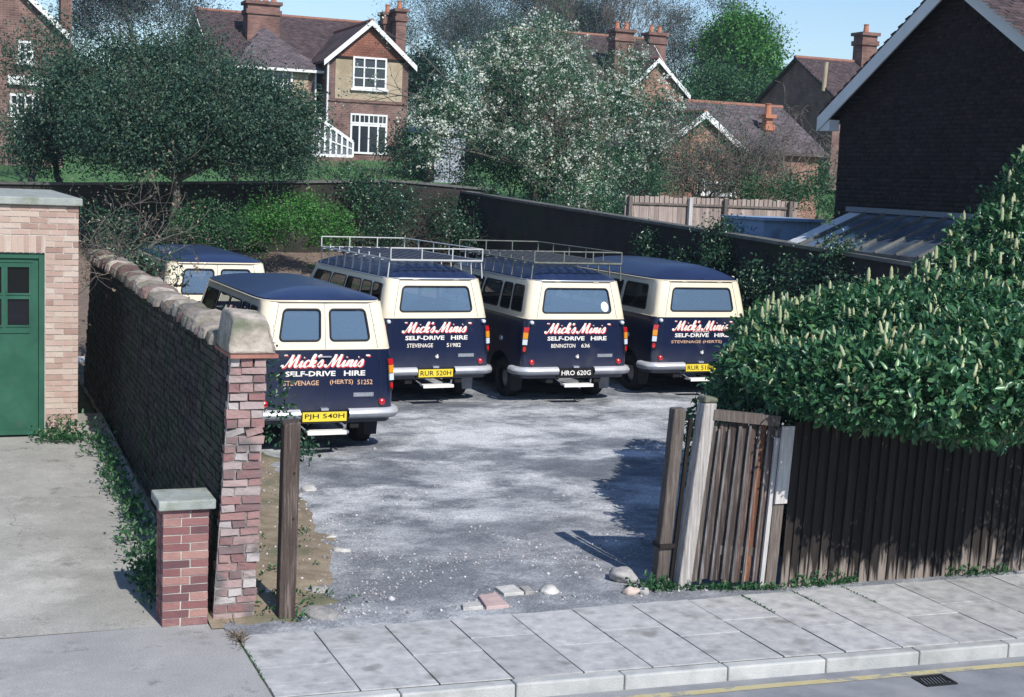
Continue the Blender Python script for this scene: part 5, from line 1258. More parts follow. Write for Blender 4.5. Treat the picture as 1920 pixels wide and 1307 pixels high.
b = MB(); b.prism([A0 + Vector((0, .02, 0)), A1 + Vector((0, .02, 0)), B1 + Vector((0, .02, 0)), B0 + Vector((0, .02, 0))], (0, .01, 0)); b.build('glass_wall', mk_glass('pale_glass', (.6, .65, .7), (.25, .28, .3), .55), cs_)
b = MB(); b.prism([B0, B1, B1 + Vector((0, 1.4, 0)), B0 + Vector((0, 1.4, 0))], (0, 0, .03)); b.build('glass_roof', bpy.data.materials['pale_glass'], cs_)
MB().box(A0.x, A1.x, vc - .03, vc + .03, 3.8, A0.z - .06).build('dwarf_wall', M_hbrick, cs_)

# house B behind the blossom
hb = thing('gabled_villa', 'red brick house with steep white bargeboards and two stacks behind the blossom tree', 'house', (31, 63, 4))
a, c, d = P_(1166, 172, 62), P_(1290, 182, 62), P_(1228, 112, 62)
block(hb, a.x + .25, c.x - .25, 62, 70, 4, (a.z + c.z) / 2 + .15, d.z - .05, 'v', M_hbrick_or, M_tile_red, .25)
d2, e2 = P_(1062, 107, 62), P_(1102, 148, 62); hw = (e2.x - d2.x) * 2.0
block(hb, e2.x - hw, e2.x - .1, 62.3, 70, 4, e2.z, e2.z + hw / 2 * (d2.z - e2.z) / (e2.x - d2.x), 'v', M_hbrick, M_tile_red, .25)
zz = P_(1140, 72, 66).z; block(hb, e2.x - hw, c.x - .4, 63, 69, 4, zz - 2.4, zz, 'u', M_hbrick, M_tile_red, .25, True, M_tilepiece)
a, c = P_(1097, 208, 62), P_(1121, 168, 62); window(hb, a.x, c.x, a.z, c.z, 62.2, 2, 2, .09)
a, c = P_(1174, 212, 62), P_(1202, 188, 62); window(hb, a.x, c.x, a.z, c.z, 62, 2, 2, .09)
a, c = P_(1150, 60, 63), P_(1184, 60, 63); chimney(hb, a.x, c.x, 62.7, 63.5, 8, P_(1167, 60, 62.7).z, 2)
a, c = P_(1212, 66, 66), P_(1243, 66, 66); chimney(hb, a.x, c.x, 65.6, 66.3, 8, P_(1228, 66, 65.6).z, 2)
# house C at far left
hc = thing('corner_house', 'red brick house with a white bargeboard at the far left behind the trees', 'house', (1, 51, 3.6))
e, f = P_(129, 66, 50), P_(64, 0, 50); sl2 = (f.z - e.z) / (e.x - f.x)
block(hc, -2.6, e.x - .15, 50, 58, 3.2, e.z + .05, e.z + sl2 * (e.x + 2.4) / 2, 'v', M_hbrick, M_tile_red, .22)
a, c = P_(34, 116, 50), P_(62, 78, 50); window(hc, a.x, c.x, a.z, c.z, 50, 2, 2, .08)
a, c = P_(18, 214, 50), P_(76, 178, 50); window(hc, a.x, c.x, a.z, c.z, 50, 4, 2, .08); a, c = P_(14, 158, 50), P_(98, 145, 50); MB().box(a.x, c.x, 49.85, 49.995, a.z, c.z).build('white_band', M_white_p, hc)
a, c = P_(26, 252, 50), P_(54, 226, 50); window(hc, a.x, c.x, a.z, c.z, 50, 2, 1, .1)
a, c = P_(112, 0, 54), P_(133, 0, 54); chimney(hc, a.x, c.x, 53.5, 54.3, 6, P_(120, -40, 54).z, 1)
# house E far right
he = thing('far_house', 'small far house with red tiled roof and one stack left of the shaded gable', 'house', (36, 54, 4))
a, c = P_(1496, 112, 54), P_(1548, 182, 51); block(he, a.x + .1, a.x + 7, 51.2, 57, 4, c.z + .1, a.z, 'u', M_hbrick, M_tile_red, .2, False, M_tilepiece)
a, c = P_(1609, 60, 54), P_(1636, 60, 54); chimney(he, a.x, c.x, 53.6, 54.3, 8, P_(1622, 66, 53.6).z, 1)
b = MB(); p = P_(1549, 175, 51.5); q = P_(1552, 122, 52.8); b.tube([(p.x, 51.7, p.z + .1), (p.x + .05, 51.7, q.z)], .09, 8); b.build('vent_pipe', M_buff, he)
# outbuilding F
hf = thing('coach_house', 'low brick coach house with a long slate roof among bare branches', 'outbuilding', (26, 43, 3))
a = P_(1440, 286, 43); r_ = P_(1440, 206, 46)
block(hf, P_(1320, 280, 43).x, P_(1537, 280, 43).x, 43, 49, 2.2, a.z + .05, r_.z, 'u', M_hbrick_or, M_slate, .25, False, M_tileslate)
e, f = P_(1392, 278, 41.5), P_(1340, 228, 41.5); hw = 1.5
block(hf, e.x - 2 * hw, e.x - .1, 41.5, 45.9, 2.2, e.z - .05, e.z + hw * (f.z - e.z) / (e.x - f.x) * .9, 'v', M_hbrick_or, M_slate, .2)
a, c = P_(1305, 362, 41.5), P_(1378, 342, 41.5); window(hf, a.x, c.x, a.z, c.z, 41.5, 5, 1, .07)
p = P_(1442, 246, 44); chimney(hf, p.x - .12, p.x + .12, 44, 44.3, p.z - .4, P_(1442, 222, 44).z, 1, M_pot)
# pale shed
sh = thing('garden_shed', 'pale flat roofed garden shed with double doors behind the back wall', 'shed', (17.3, 50.5, 3.5))
a, c = P_(797, 312, 50), P_(876, 238, 50); M_shed = mk('shed_paint', [(.3, (.30, .33, .40)), (.7, (.42, .45, .52))], 3, .8, dirt=((.2, .21, .24), 2, .5, .75))
MB().box(a.x, c.x, 50, 52, 3.2, c.z - .3).build('wall', M_wallbk, sh); bevel(MB().box(a.x - .15, c.x + .15, 49.8, 52.2, c.z - .295, c.z - .05).build('roof', M_shed, sh), .02, 1)
w = (c.x - a.x) / 5
for k in (1.1, 3.0): MB().box(a.x + k * w, a.x + (k + 1.8) * w, 49.95, 49.995, 3.3, c.z - .42).build('door', M_shed, sh)

# ------------------------------------------------------------------ trees, shrubs, hedge, weeds
L_apple = mk_leaf('apple_leaf', [(0, (.022, .058, .042)), (.5, (.040, .095, .062)), (.85, (.062, .125, .072)), (1, (.12, .17, .105))], .25)
L_blos = mk_leaf('spring_leaf', [(0, (.03, .09, .052)), (.6, (.062, .16, .085)), (1, (.12, .22, .115))], .3)
L_petal = mk_leaf('blossom', [(0, (.50, .55, .46)), (.6, (.66, .68, .60)), (1, (.74, .74, .68))], .3, .7, .2)
L_ever = mk_leaf('evergreen_leaf', [(0, (.010, .035, .022)), (.6, (.018, .055, .032)), (1, (.03, .08, .042))], .1)
L_bright = mk_leaf('bright_leaf', [(0, (.04, .14, .035)), (.5, (.065, .21, .045)), (1, (.11, .28, .06))], .35)
L_mid = mk_leaf('shrub_leaf', [(0, (.02, .07, .03)), (.6, (.035, .115, .045)), (1, (.07, .16, .06))], .25)
L_ivy = mk_leaf('ivy_leaf', [(0, (.012, .04, .022)), (.6, (.022, .07, .035)), (.9, (.04, .10, .05)), (1, (.13, .17, .10))], .12, .3, .5)
L_laurel = mk_leaf('laurel_leaf', [(0, (.02, .07, .036)), (.4, (.036, .12, .052)), (.75, (.065, .175, .07)), (.96, (.12, .23, .10)), (1, (.22, .22, .09))], .22, .34, .45)
L_haze = mk_leaf('budding_leaf', [(0, (.032, .07, .068)), (.6, (.055, .10, .092)), (1, (.09, .13, .11))], .25)
L_dead = mk_leaf('dead_leaf', [(0, (.12, .09, .06)), (1, (.25, .19, .13))], .1)

def ground_at(px, py, v): p = av(px, py, v); return (p.x, v, g(p.x, v) - .05)
def px3(px, py, v): p = av(px, py, v); return (p.x, p.y, p.z)

# dark apple trees against the back wall
bl = pxblobs([(330, 215, 150, 95, 37.0, 1.2), (215, 235, 110, 85, 37), (450, 245, 110, 80, 36.5), (320, 135, 95, 55, 38), (530, 265, 55, 55, 36), (400, 175, 90, 60, 37.5), (270, 272, 120, 42, 36.5), (470, 190, 75, 60, 37), (150, 150, 80, 60, 38.5), (250, 105, 75, 45, 38.5, .7), (360, 95, 70, 40, 38.5, .7), (180, 210, 80, 60, 38), (560, 230, 40, 50, 37), (530, 220, 60, 55, 37)])
tree('apple_tree', 'broad dark leafy apple tree with pale trunk in front of the garden wall', 'tree', ground_at(323, 440, 37.0), px3(330, 335, 37.0), bl, .17, M_bark, L_apple, 150, 85, .55, .085, .55)
bl = pxblobs([(95, 235, 75, 60, 40.5), (150, 190, 60, 60, 40.5), (60, 290, 55, 40, 40), (175, 255, 60, 55, 40)])
tree('apple_tree', 'smaller dark leafy tree at the far left with its trunk above the garage cap', 'tree', ground_at(112, 372, 40.5), px3(108, 300, 40.5), bl, .13, M_bark, L_apple, 130, 80, .5, .085, .55)
bl = pxblobs([(455, 300, 65, 32, 42), (520, 305, 50, 30, 42), (560, 285, 40, 45, 42)])
tree('apple_tree', 'low dark tree with a short trunk behind the wall beside the conservatory', 'tree', ground_at(436, 352, 42), px3(438, 310, 42), bl, .14, M_bark, L_apple, 130, 80, .5, .085, .55)

# blossom tree: leaves and white flower clusters
bl = pxblobs([(800, 270, 55, 45, 41), (900, 110, 60, 50, 42), (1020, 60, 70, 40, 42.5), (880, 205, 85, 85, 41), (975, 150, 95, 100, 41.5), (960, 80, 75, 45, 42), (1085, 215, 110, 105, 41), (1170, 190, 85, 75, 41.5), (1000, 280, 120, 75, 40.5), (1120, 310, 105, 80, 40), (1225, 255, 60, 60, 40.5), (1250, 200, 45, 40, 40.5), (820, 220, 55, 60, 41), (1090, 370, 100, 40, 39.6), (1060, 120, 70, 60, 42), (1180, 120, 50, 40, 42)])
bt, bc = tree('blossom_tree', 'large tree covered in white blossom behind the right side wall', 'tree', ground_at(1010, 420, 40.6), px3(1000, 310, 40.6), bl, .20, M_bark, L_blos, 85, 55, .5, .085, .5)
P = bc; sel = P[NR.random(len(P)) < .5]
base = np.repeat(sel, 6, 0); P = base + NR.normal(size=base.shape) * .2
kk = 4 + (NR.random(len(P)) ** 2 * 9).astype(int); cl = np.repeat(P, kk, 0); cl = cl + NR.normal(size=cl.shape) * .05
T = runit(len(cl)); N = runit(len(cl)); N[:, 2] += .4; N[:, 1] -= .5; sz = NR.uniform(.05, .095, len(cl))
V, F = leaves(cl, sz, sz * .9, T, N); o_ = np.array(ORG[bt.name])[None]; link('blossom', mesh_np('blossom', V - o_, F), L_petal, bt)
# thin blossom sprays reaching left across the house gable
rng = np.random.default_rng(4); segs, tips = [], []
for px, py, dx, dz in ((860, 230, -1, .25), (850, 260, -1, .15), (840, 200, -1, .3), (855, 290, -1, .05), (870, 170, -.8, .5)):
    grow(rng, px3(px, py, 41), (dx, 0, dz), 1.5, .03, 3, segs, tips, up=.05, wob=.16, nch=2, spread=.5, steps=4)
V, F = seg_mesh(segs, 4); link('sprays', mesh_np('sprays', V - o_, F), M_bark, bt)
tp = np.array(tips); P = np.repeat(tp, 6, 0) + NR.normal(size=(len(tp) * 6, 3)) * .12
V, F = leafy(P, .07, .6); link('spray_leaves', mesh_np('spray_leaves', V - o_, F), L_blos, bt)
P = np.repeat(tp[::2], 4, 0) + NR.normal(size=(len(tp[::2]) * 4, 3)) * .07
V, F = leafy(P, .07, .9); link('blossom', mesh_np('blossom', V - o_, F), L_petal, bt)

def bare(name, label, base, H, r, m, lev=5, nch=3, spread=.6, up=.16, buds=None, bud=.10, nb=2, wob=.16, L0=.32, seed=0, weep=0.0, bsize=.09):
    t = thing(name, label, 'tree', tuple(base)); rng = np.random.default_rng(seed); segs, tips = [], []
    p = np.array(base, float); n0 = 4; r0 = r; L = H * L0
    for k in range(n0):
        q = p + np.array([rng.normal() * .12, rng.normal() * .12, L / n0]); segs.append((*p, *q, r0, r0 * .93)); p = q; r0 *= .93
        if k >= 1:
            for _ in range(2): grow(rng, p, rng.normal(size=3) * .8 + np.array([0, 0, .7]), H * .27, r0 * .5, lev - 1, segs, tips, up, wob, nch, spread, .70, 3, weep, .008)
    for _ in range(4): grow(rng, p, rng.normal(size=3) * .55 + np.array([0, 0, .9]), H * .30, r0 * .6, lev, segs, tips, up, wob, nch, spread, .70, 3, weep, .008)
    o = np.array(base)[None]; V, F = seg_mesh(segs, 3)
    ns = len(segs); link('branches', mesh_np('branches', V - o, F), m, t)
    if buds is not None:
        tp = np.array(tips); P = np.repeat(tp, nb, 0) + NR.normal(size=(len(tp) * nb, 3)) * bud * 2
        V, F = leafy(P, bsize, .6); link('crown', mesh_np('crown', V - o, F), buds, t)
    return t
def base_at(px, v): p = av(px, 300, v); return (p.x, v, g(p.x, v) - .1)
bare('bare_tree', 'tall fine twigged tree coming into bud behind the dark apple tree', base_at(265, 66), 8.2, .15, M_twig_far, 6, 3, .66, .08, L_haze, .14, 8, seed=3, bsize=.085)
bare('bare_tree', 'tall twiggy tree left of the blossom behind the paired chimneys', base_at(862, 88), 10.5, .18, M_twig_far, 6, 3, .64, .08, L_haze, .16, 8, seed=5, bsize=.10)
bare('bare_tree', 'tall budding tree directly above the blossom tree crown', base_at(975, 92), 12, .2, M_twig_far, 6, 3, .64, .1, L_haze, .18, 8, seed=6, bsize=.11)
bare('bare_tree', 'dense grey green tree at the top edge beside the two brick stacks', base_at(1070, 96), 11.5, .2, M_twig_far, 6, 3, .6, .1, L_mid, .18, 7, seed=8, bsize=.11)
bare('bare_tree', 'leafless dark limbed tree rising behind the two brick stacks', base_at(1158, 86), 12.5, .22, M_twig, 6, 3, .52, .18, None, seed=9)
bare('bare_tree', 'budding tree between the brick stacks and the bright green tree', base_at(1275, 84), 9.8, .17, M_twig_far, 6, 3, .64, .08, L_haze, .16, 8, seed=10, bsize=.10)
bare('bare_tree', 'low bare grey tree with drooping twigs in front of the coach house roof', base_at(1490, 39.5), 4.6, .13, M_twig, 5, 3, .7, -.02, None, seed=12, weep=.25)
bare('bare_tree', 'tangled bare shrub tree before the coach house gable', base_at(1310, 39.5), 4.4, .12, M_twig, 5, 3, .7, .06, L_blos, .08, 2, seed=14, bsize=.06)
bare('bare_tree', 'small bare twiggy tree in front of the coach house between its gable and wall', base_at(1405, 38.5), 4.0, .10, M_twig, 5, 3, .65, .08, L_haze, .08, 1, seed=15, bsize=.06)
# bright green tree and evergreens
bl = pxblobs([(1385, 60, 62, 42, 80), (1420, 105, 55, 45, 79), (1350, 100, 45, 50, 81), (1435, 150, 45, 35, 79), (1380, 150, 60, 40, 80), (1400, 190, 60, 30, 79)])
tree('lime_tree', 'bright fresh green tree in full leaf left of the far house', 'tree', base_at(1395, 80), px3(1395, 200, 80), bl, .3, M_bark, L_bright, 190, 120, .8, .20, .7, lev=1)
bl = pxblobs([(1345, 165, 70, 45, 72), (1430, 175, 55, 35, 71), (1300, 190, 60, 40, 72)])
tree('evergreen_tree', 'dark rounded evergreen mass below the bright green tree', 'tree', base_at(1360, 72), px3(1360, 210, 72), bl, .25, M_bark, L_mid, 150, 90, .8, .16, .6, lev=1)
bl = pxblobs([(798, 125, 42, 38, 74), (790, 165, 48, 36, 74), (815, 180, 45, 40, 73)])
tree('evergreen_tree', 'rounded dark evergreen just right of the buff gable', 'tree', base_at(798, 74), px3(798, 190, 74), bl, .25, M_bark, L_ever, 160, 110, .7, .16, .6, lev=1)
bl = pxblobs([(40, 120, 60, 70, 44), (90, 60, 60, 55, 45), (30, 250, 50, 60, 43), (120, 130, 50, 50, 44)])
tree('tall_tree', 'thin dark leafed tree at the left edge in front of the corner house', 'tree', ground_at(60, 330, 44), px3(60, 250, 44), bl, .12, M_bark, L_apple, 75, 45, .6, .085, .55)
bl = pxblobs([(752, 270, 50, 40, 52), (775, 300, 45, 30, 51)])
tree('holly_bush', 'dark evergreen bush between the garden door and the pale shed', 'bush', ground_at(760, 330, 51.5), px3(760, 300, 51.5), bl, .1, M_bark, L_ever, 120, 80, .4, .10, .6, lev=1)

def shrub(name, label, cat, blobs, m, ncl=110, npl=60, rcl=.3, size=.07, asp=.6, full=False, kind=None, shell=.6, stems=True, base=None):
    c = np.mean([b[0] for b in blobs], 0); z0 = min(b[0][2] - b[1][2] for b in blobs)
    t = thing(name, label, cat, (float(c[0]), float(c[1]), float(max(z0, g(c[0], c[1])))))
    o = np.array(ORG[t.name])[None]; P, C = blob_points(blobs, ncl, npl, rcl, shell)
    V, F = leafy(P, size, asp, full=full, out_from=c); link('foliage', mesh_np('foliage', V - o, F), m, t)
    if stems:
        rng = np.random.default_rng(1); segs, tips = [], []
        for b_, rr, w in blobs:
            for _ in range(5): grow(rng, (b_[0] + rng.normal() * .1, b_[1], z0), np.array(b_) - np.array((c[0], c[1], z0)) + rng.normal(size=3) * .3, max(rr) * .7, .022, 2, segs, tips, nch=2)
        V, F = seg_mesh(segs, 4); link('stems', mesh_np('stems', V - o, F), M_bark, t, 'stuff')
    return t
shrub('bush', 'bright yellow green bush at the back of the yard right of the pale trunk', 'bush', pxblobs([(540, 405, 85, 42, 36), (610, 425, 60, 40, 36), (490, 420, 60, 42, 36.2), (570, 385, 50, 25, 36.5)]), L_bright, 130, 70, .35, .065)
shrub('bush', 'mid green bush between the pale tree trunk and the bright bush', 'bush', pxblobs([(385, 410, 60, 45, 36.5), (430, 430, 50, 38, 36), (350, 430, 40, 35, 36.5)]), L_mid, 120, 70, .35, .065)
shrub('ivy_bush', 'dark ivy covered bush on the back wall right of the bright bush', 'bush', pxblobs([(690, 375, 60, 40, 38), (740, 400, 50, 55, 37.6), (660, 350, 50, 22, 38.6), (720, 440, 60, 30, 37)]), L_ivy, 110, 55, .35, .075)
shrub('ivy_bush', 'leafy ivy mass against the back wall behind the white roof rack', 'bush', pxblobs([(835, 405, 38, 45, 38), (930, 400, 45, 55, 37.5), (960, 440, 40, 30, 37), (880, 440, 60, 25, 37)]), L_ivy, 120, 55, .35, .085)
shrub('ivy', 'ivy hanging over the side wall above the bare roofed minibus', 'ivy', [((13.88, v, topv(v) - dz), (.22, rv, rz), w) for v, dz, rv, rz, w in ((19.6, .75, .7, .6, .8), (21.0, .7, .7, .55, .8), (22.4, .95, .6, .6, .7), (23.9, .55, .5, .5, .5), (25.2, .9, .6, .55, .6), (26.8, .6, .4, .45, .4))] + [((14.1, 20.2, topv(20.2) + .02), (.3, .45, .16), .35), ((14.1, 24.2, topv(24.2) + .02), (.3, .4, .15), .3)], L_ivy, 80, 40, .28, .065, stems=False)
shrub('shrub', 'dark green shrubs in front of the coach house beside the shaded gable', 'shrub', pxblobs([(1480, 355, 50, 38, 36), (1535, 340, 32, 50, 36), (1420, 360, 45, 32, 37), (1550, 385, 30, 28, 35)]), L_mid, 110, 60, .35, .075)
shrub('shrub', 'pale leaved shrub under the blossom by the left end of the plank fence', 'shrub', pxblobs([(1180, 385, 45, 28, 35.5), (1130, 380, 45, 25, 36), (1230, 345, 35, 28, 36)]), L_blos, 110, 60, .35, .07)
shrub('shrub', 'dark evergreen shrubs on the back wall under the left side of the blossom', 'shrub', pxblobs([(905, 300, 50, 42, 42.5), (960, 315, 50, 36, 42), (1010, 345, 55, 28, 41), (890, 345, 45, 20, 41), (1060, 330, 40, 30, 42)]), L_ivy, 130, 70, .35, .08)
shrub('shrub', 'twiggy pale shrub in front of the coach house gable', 'shrub', pxblobs([(1255, 300, 40, 55, 39.5), (1300, 250, 50, 45, 40), (1290, 330, 45, 30, 39), (1355, 300, 40, 50, 39.5), (1320, 210, 45, 35, 40), (1390, 330, 35, 30, 39.5)]), L_blos, 85, 45, .35, .06)
shrub('flower_bed', 'low planting along the top of the back wall below the villa', 'planting', pxblobs([(620, 322, 50, 16, 43), (700, 325, 60, 12, 43), (780, 325, 50, 12, 43), (560, 325, 40, 16, 43), (650, 312, 50, 14, 44), (740, 318, 45, 16, 44), (830, 322, 45, 18, 44)]), L_mid, 120, 50, .25, .06)
shrub('brambles', 'straggling brambles and dead stems spilling over the far end of the brick wall', 'brambles', pxblobs([(230, 440, 60, 38, 25), (180, 420, 40, 45, 26), (270, 490, 40, 25, 22), (310, 500, 22, 22, 20), (200, 470, 45, 22, 24)]), L_ivy, 80, 40, .3, .055)
rng = np.random.default_rng(9); segs, tips = [], []
for _ in range(50):
    p = px3(rng.uniform(155, 290), rng.uniform(440, 510), rng.uniform(20.5, 26)); grow(rng, p, rng.normal(size=3) + np.array([0, 0, .4]), .7, .009, 2, segs, tips, up=.0, wob=.3, nch=2)
V, F = seg_mesh(segs, 3); bo_ = np.array((4.0, 24, 1.0))[None]
t = thing('dead_stems', 'pale dead stems tangled among the brambles on the brick wall top', 'dead stems', (4.0, 24, 1.0)); link('stems', mesh_np('stems', V - bo_, F), M_twig, t, 'stuff')
P = np.repeat(np.array(tips), 3, 0) + NR.normal(size=(len(tips) * 3, 3)) * .06; V, F = leafy(P, .05, .6); link('dead_leaves', mesh_np('dead_leaves', V - bo_, F), L_dead, t)
# ivy by the wall end, in front of the nearest minibus
shrub('ivy', 'small ivy sprays sticking out beside the red brick wall end', 'ivy', [((2.78, 12.5, 1.95), (.10, .35, .22), .5), ((2.80, 12.4, 1.65), (.12, .3, .2), .6), ((2.95, 12.3, 1.45), (.16, .2, .12), .6), ((2.72, 12.6, 2.2), (.08, .3, .15), .4)], L_ivy, 26, 9, .10, .05, stems=False)
# weeds
def weeds(name, label, pts, m, size, n, spread, h):
    P = np.repeat(np.array(pts), n, 0); P = P + NR.normal(size=P.shape) * np.array([spread, spread, 0]); P[:, 2] += np.abs(NR.normal(size=len(P))) * h
    T = runit(len(P)); T[:, 2] = np.abs(T[:, 2]) + .3; N = runit(len(P)); N[:, 2] += .8
    L = size * NR.uniform(.5, 1.4, len(P)); V, F = leaves(P, L, L * (.5 if m is not L_dead else .07), T, N)
    c = np.array(pts).mean(0); t = thing(name, label, 'weeds', tuple(float(x) for x in c)); link('leaves', mesh_np('leaves', V - c[None], F), m, t, 'stuff'); return t
pts = [(2.0 - .13 * abs(NR.normal()) - .06, v, drive_z(1.8, v)) for v in np.arange(12.6, 19.0, .055)]
weeds('wall_weeds', 'green weeds growing along the foot of the tall brick wall beside the driveway', pts, L_mid, .06, 14, .05, .11)
weeds('wall_weeds', 'clump of weeds behind the short gate pier at the foot of the wall', [(1.78 + .1 * NR.normal(), 13.0 + .3 * NR.normal(), .02) for _ in range(40)], L_mid, .055, 20, .05, .17)
weeds('wall_weeds', 'weeds with yellow flowers by the corner of the garage', [(1.5 + .2 * NR.normal(), 18.9 + .1 * NR.normal(), .29) for _ in range(30)], L_mid, .06, 16, .06, .12)
weeds('grass_strip', 'strip of short grass along the bottom of the leaning brown panel', [(u, fv(u) - .06, 0) for u in np.arange(6.5, 7.6, .03)], L_mid, .05, 10, .025, .03)
weeds('grass_tufts', 'grass tufts along the foot of the dark board fence', [(u, fv(u) - .04, 0) for u in list(np.arange(7.75, 8.5, .03)) + list(np.arange(9.6, 10.3, .05))], L_mid, .055, 9, .03, .05)
weeds('grass_tufts', 'weeds round the stones at the leaning gate post', [(6.35 + .12 * NR.normal(), 11.85 + .1 * NR.normal(), 0) for _ in range(22)], L_mid, .055, 12, .03, .05)
weeds('grass_tufts', 'sparse weeds on the earth verge and round the timber post', [(u, v, verge_z(u, v)) for u, v in zip(NR.uniform(2.5, 3.6, 60), 11.7 + 4 * NR.random(60) ** 1.6)], L_mid, .045, 6, .035, .02)
weeds('dry_grass', 'dry grass tuft in the joint between concrete drive and first paving slab', [(2.27 + .02 * NR.normal(), 11.35 + .12 * NR.normal(), 0) for _ in range(14)], L_dead, .10, 5, .015, .01)
weeds('joint_grass', 'thin line of grass in the paving joints below the board fence', [(uj, v, -.01) for uj in (7.12, 7.69, 8.27) for v in np.arange(10.9, 11.5, .02)] + [(2.27, v, -.01) for v in np.arange(10.4, 11.6, .03)], L_mid, .022, 3, .006, .004)

# laurel hedge: separate leaves nearest the street, flower spikes, the mass behind
hb_ = []
for px, py, rx, ry, v, rv, w in [(1468, 652, 55, 68, 14.6, .9, .7), (1412, 742, 55, 26, 14.0, .8, .5), (1428, 695, 32, 36, 14.5, .7, .4), (1470, 705, 85, 62, 12.9, 1.1, .8), (1550, 665, 95, 85, 13.2, 1.3, 1.0), (1545, 735, 85, 42, 11.5, 1.0, .7), (1640, 715, 120, 78, 11.2, 1.2, 1.2),
        (1660, 625, 110, 78, 12.6, 1.4, 1.0), (1765, 725, 130, 88, 10.95, 1.2, 1.3), (1785, 615, 115, 95, 12.4, 1.4, 1.2), (1890, 690, 140, 105, 10.9, 1.3, 1.3), (1895, 570, 105, 95, 12.6, 1.4, 1.2), (1985, 425, 66, 140, 12.8, 1.2, .9), (1915, 470, 70, 72, 12.8, 1.1, .8), (1845, 520, 65, 55, 12.9, 1.0, .6),
        (2040, 600, 150, 190, 11.8, 1.5, 1.2), (1500, 620, 60, 45, 15, 1.0, .5), (1940, 740, 130, 60, 10.6, 1.0, .8), (2100, 700, 150, 100, 10.8, 1.4, .9)]:
    (c_, r3, _w), = pxblobs([(px, py, rx, ry, v)]); hb_.append((c_, (r3[0], rv, r3[2]), w))
hb_ += [((8.3, 13.4, 1.0), (.55, .9, .8), .6), ((9.2, 13.4, 1.1), (1.3, 1.4, 1.0), .8), ((10.9, 13.2, 1.3), (1.4, 1.4, 1.1), .8), ((12.8, 12.8, 1.6), (1.5, 1.3, 1.3), .7)]
hedge = thing('laurel_hedge', 'big glossy laurel hedge with pale flower spikes overhanging the dark board fence', 'hedge', (9.5, 13, 0))
ho = np.array((9.5, 13, 0))
Pp, Tt, Nn = [], [], []
for c, rr, w in hb_:
    k = int(1750 * w); d = runit(k); lump_ = 1 + .16 * np.array([mn.noise(Vector(tuple(x * 2.2 + np.array(c)))) for x in d])
    rad = np.where(NR.random(k) < .72, NR.uniform(.86, 1.08, k), NR.uniform(.45, .86, k)) * lump_
    P = np.array(c)[None] + d * rad[:, None] * np.array(rr)[None]
    keep = np.ones(k, bool)
    for c2, r2, _ in hb_:
        if c2 is c: continue
        keep &= (((P - np.array(c2)[None]) / np.array(r2)[None]) ** 2).sum(1) > .5
    keep &= ~((P[:, 1] > 11.3) & (P[:, 1] < 12.0) & (P[:, 2] < 1.72)) & (P[:, 2] > .1) & ~((P[:, 1] <= 11.3) & (P[:, 2] < 1.62))
    P, d = P[keep], d[keep]; out = d / np.array(rr)[None]; out /= np.linalg.norm(out, axis=1, keepdims=True)
    Pp.append(P); Tt.append(out * .7 + NR.normal(size=P.shape) * .55 + np.array([0, 0, .15])); Nn.append(out * .5 + NR.normal(size=P.shape) * .45 + np.array([0, 0, .8]))
Pp, Tt, Nn = map(np.concatenate, (Pp, Tt, Nn))
# leaves sit in small whorls round each shoot
k = 3; Pp = np.repeat(Pp, k, 0) + NR.normal(size=(len(Pp) * k, 3)) * .035; Tt = np.repeat(Tt, k, 0) + NR.normal(size=(len(Tt) * k, 3)) * .6; Nn = np.repeat(Nn, k, 0) + NR.normal(size=(len(Nn) * k, 3)) * .3
Ln = .045 + .085 * NR.beta(1.8, 1.8, len(Pp)); Wd = Ln * NR.uniform(.38, .5, len(Pp))
dist = np.linalg.norm(Pp - np.array(CAM)[None], axis=1); front = (Pp[:, 1] < 11.2) & (Pp[:, 0] < 9.2) & (Pp[:, 2] < 2.6)
idx = np.where(front)[0]; idx = idx[np.argsort(dist[idx])][:290]; mask = np.ones(len(Pp), bool); mask[idx] = False
V, F = leaves(Pp[mask], Ln[mask], Wd[mask], Tt[mask], Nn[mask], True); link('foliage', mesh_np('foliage', V - ho[None], F, True), L_laurel, hedge, 'stuff')
lm = []
for q in range(4):
    V, F = leaves(np.zeros((1, 3)), np.array([.13]), np.array([.055 + .004 * q]), np.array([[0., 1, 0]]), np.array([[0., 0, 1]]), True); V[:, 2] += .012 * NR.normal(size=len(V)) * (q > 0)
    me = mesh_np('laurel_leaf', V, F, True); mm_ = L_laurel.copy(); lm.append(me)
ML = mk('laurel_leaf_piece', _bk((.024, .08, .04), (.04, .13, .055), (.07, .18, .07), (.13, .24, .10)), 6, .34, spec=.45, ramp_from='random')
for i in idx:
    T = Vector(Tt[i]).normalized(); N = Vector(Nn[i]); S = T.cross(N).normalized(); N = S.cross(T); o = link('leaf', lm[i % 4], ML, hedge)
    o.matrix_local = Matrix.Translation(Vector(Pp[i]) - Vector(ho)) @ Matrix((S, T, N)).transposed().to_4x4() @ Matrix.Scale(float(Ln[i]) / .13, 4)
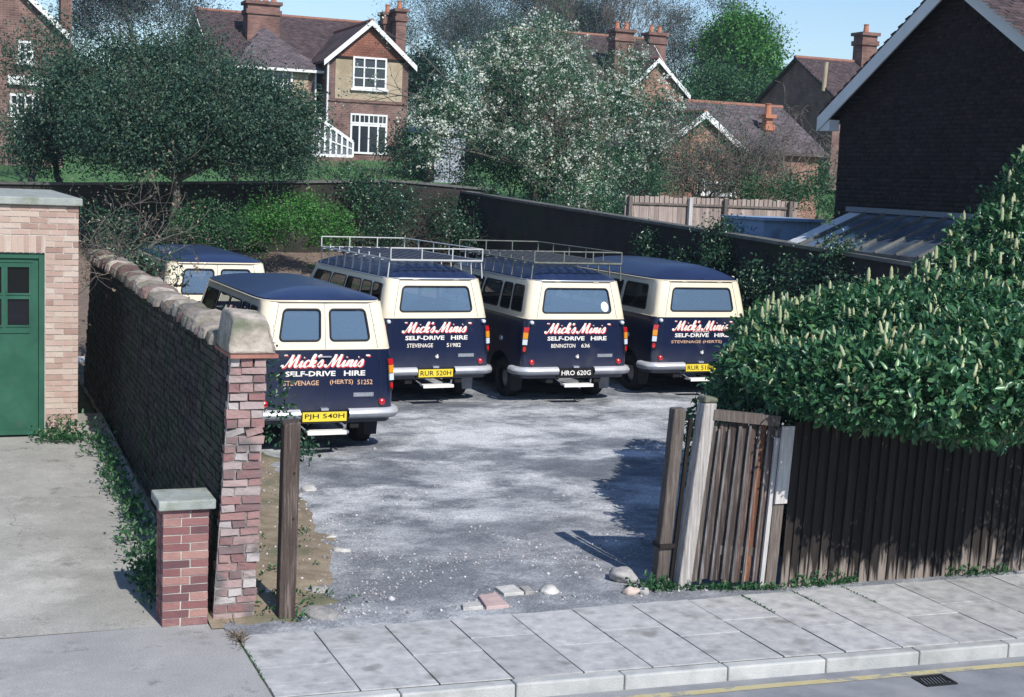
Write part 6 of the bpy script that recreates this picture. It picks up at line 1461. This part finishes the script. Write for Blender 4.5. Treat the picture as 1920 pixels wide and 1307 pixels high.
# flower spikes
sb = MB(); prof_ = [(0, 0), (.014, .01), (.022, .035), (.017, .055), (.022, .075), (.017, .095), (.018, .115), (.009, .14), (0, .155)]
sb.lathe(prof_, 6, Matrix.Rotation(math.pi / 2, 4, 'X')); sm_ = sb.mesh('flower_spike', None, True)
M_spike = mk('flower_spike', [(.3, (.26, .31, .16)), (.7, (.48, .49, .30))], 20, .8, rnd=.2)
cand = np.where((Nn[:, 2] > .25) & (Pp[:, 2] > 1.75))[0]; tall = []
for i in cand[np.argsort(NR.random(len(cand)))]:
    p = Pp[i]
    if mn.noise(Vector(tuple(p * 1.6))) < -.12 + .25 * (p[2] < 2.2): continue
    if any((((p - np.array(c2)) / np.array(r2)) ** 2).sum() < .85 for c2, r2, _ in hb_): continue
    tall.append(p)
    if len(tall) >= 620: break
tall.sort(key=lambda p: np.linalg.norm(p - np.array(CAM)))
for p in tall[:295]:
    o = link('flower_spike', sm_, M_spike, hedge); o.location = Vector(p) - Vector(ho); o.rotation_euler = (RND.uniform(-.5, .5), RND.uniform(-.5, .5), RND.uniform(0, 6)); s_ = RND.uniform(.5, .9); o.scale = (s_, s_, s_)
if len(tall) > 295:
    sv = np.array([tuple(v.co) for v in sm_.vertices]); sf = np.array([tuple(p.vertices) for p in sm_.polygons]); A = np.array(tall[295:])
    V = (A[:, None] + sv[None] * NR.uniform(.7, 1.2, (len(A), 1, 1))).reshape(-1, 3); F = (np.arange(len(A))[:, None, None] * len(sv) + sf[None]).reshape(-1, 4)
    link('flower_spikes', mesh_np('flower_spikes', V - ho[None], F, True), M_spike, hedge, 'stuff')
rng = np.random.default_rng(2); segs, tips = [], []
for c, rr, w in hb_:
    for _ in range(5): grow(rng, (c[0] + rng.normal() * .3, 12.6 + abs(rng.normal()) * .6, 0), np.array(c) - np.array((c[0], 12.7, 0)) + rng.normal(size=3) * .25, 1.1, .04, 3, segs, tips, nch=2)
segs = [s for s in segs if any((((np.array(s[3:6]) - np.array(c2)) / (np.array(r2) * 1.02)) ** 2).sum() < 1 for c2, r2, _ in hb_)]
segs = [s for s in segs if not (s[1] < 12.05 and s[2] < 1.75) and not (s[4] < 12.05 and s[5] < 1.75)]
V, F = seg_mesh(segs, 5); link('stems', mesh_np('stems', V - ho[None], F, True), M_bark, hedge, 'stuff')

# ------------------------------------------------------------------ air
hz = bpy.data.materials.new('haze_air'); hz.use_nodes = True; nt = hz.node_tree
for n in list(nt.nodes):
    if n.type != 'OUTPUT_MATERIAL': nt.nodes.remove(n)
pvn = nt.nodes.new('ShaderNodeVolumePrincipled'); pvn.inputs['Color'].default_value = (.66, .82, 1.0, 1); pvn.inputs['Density'].default_value = .0005; pvn.inputs['Anisotropy'].default_value = .2
nt.links.new(pvn.outputs[0], [n for n in nt.nodes if n.type == 'OUTPUT_MATERIAL'][0].inputs['Volume'])
link('haze', MB().box(-161, 241, -41, 402, -1.3, 24).mesh('haze'), hz, None, 'stuff')
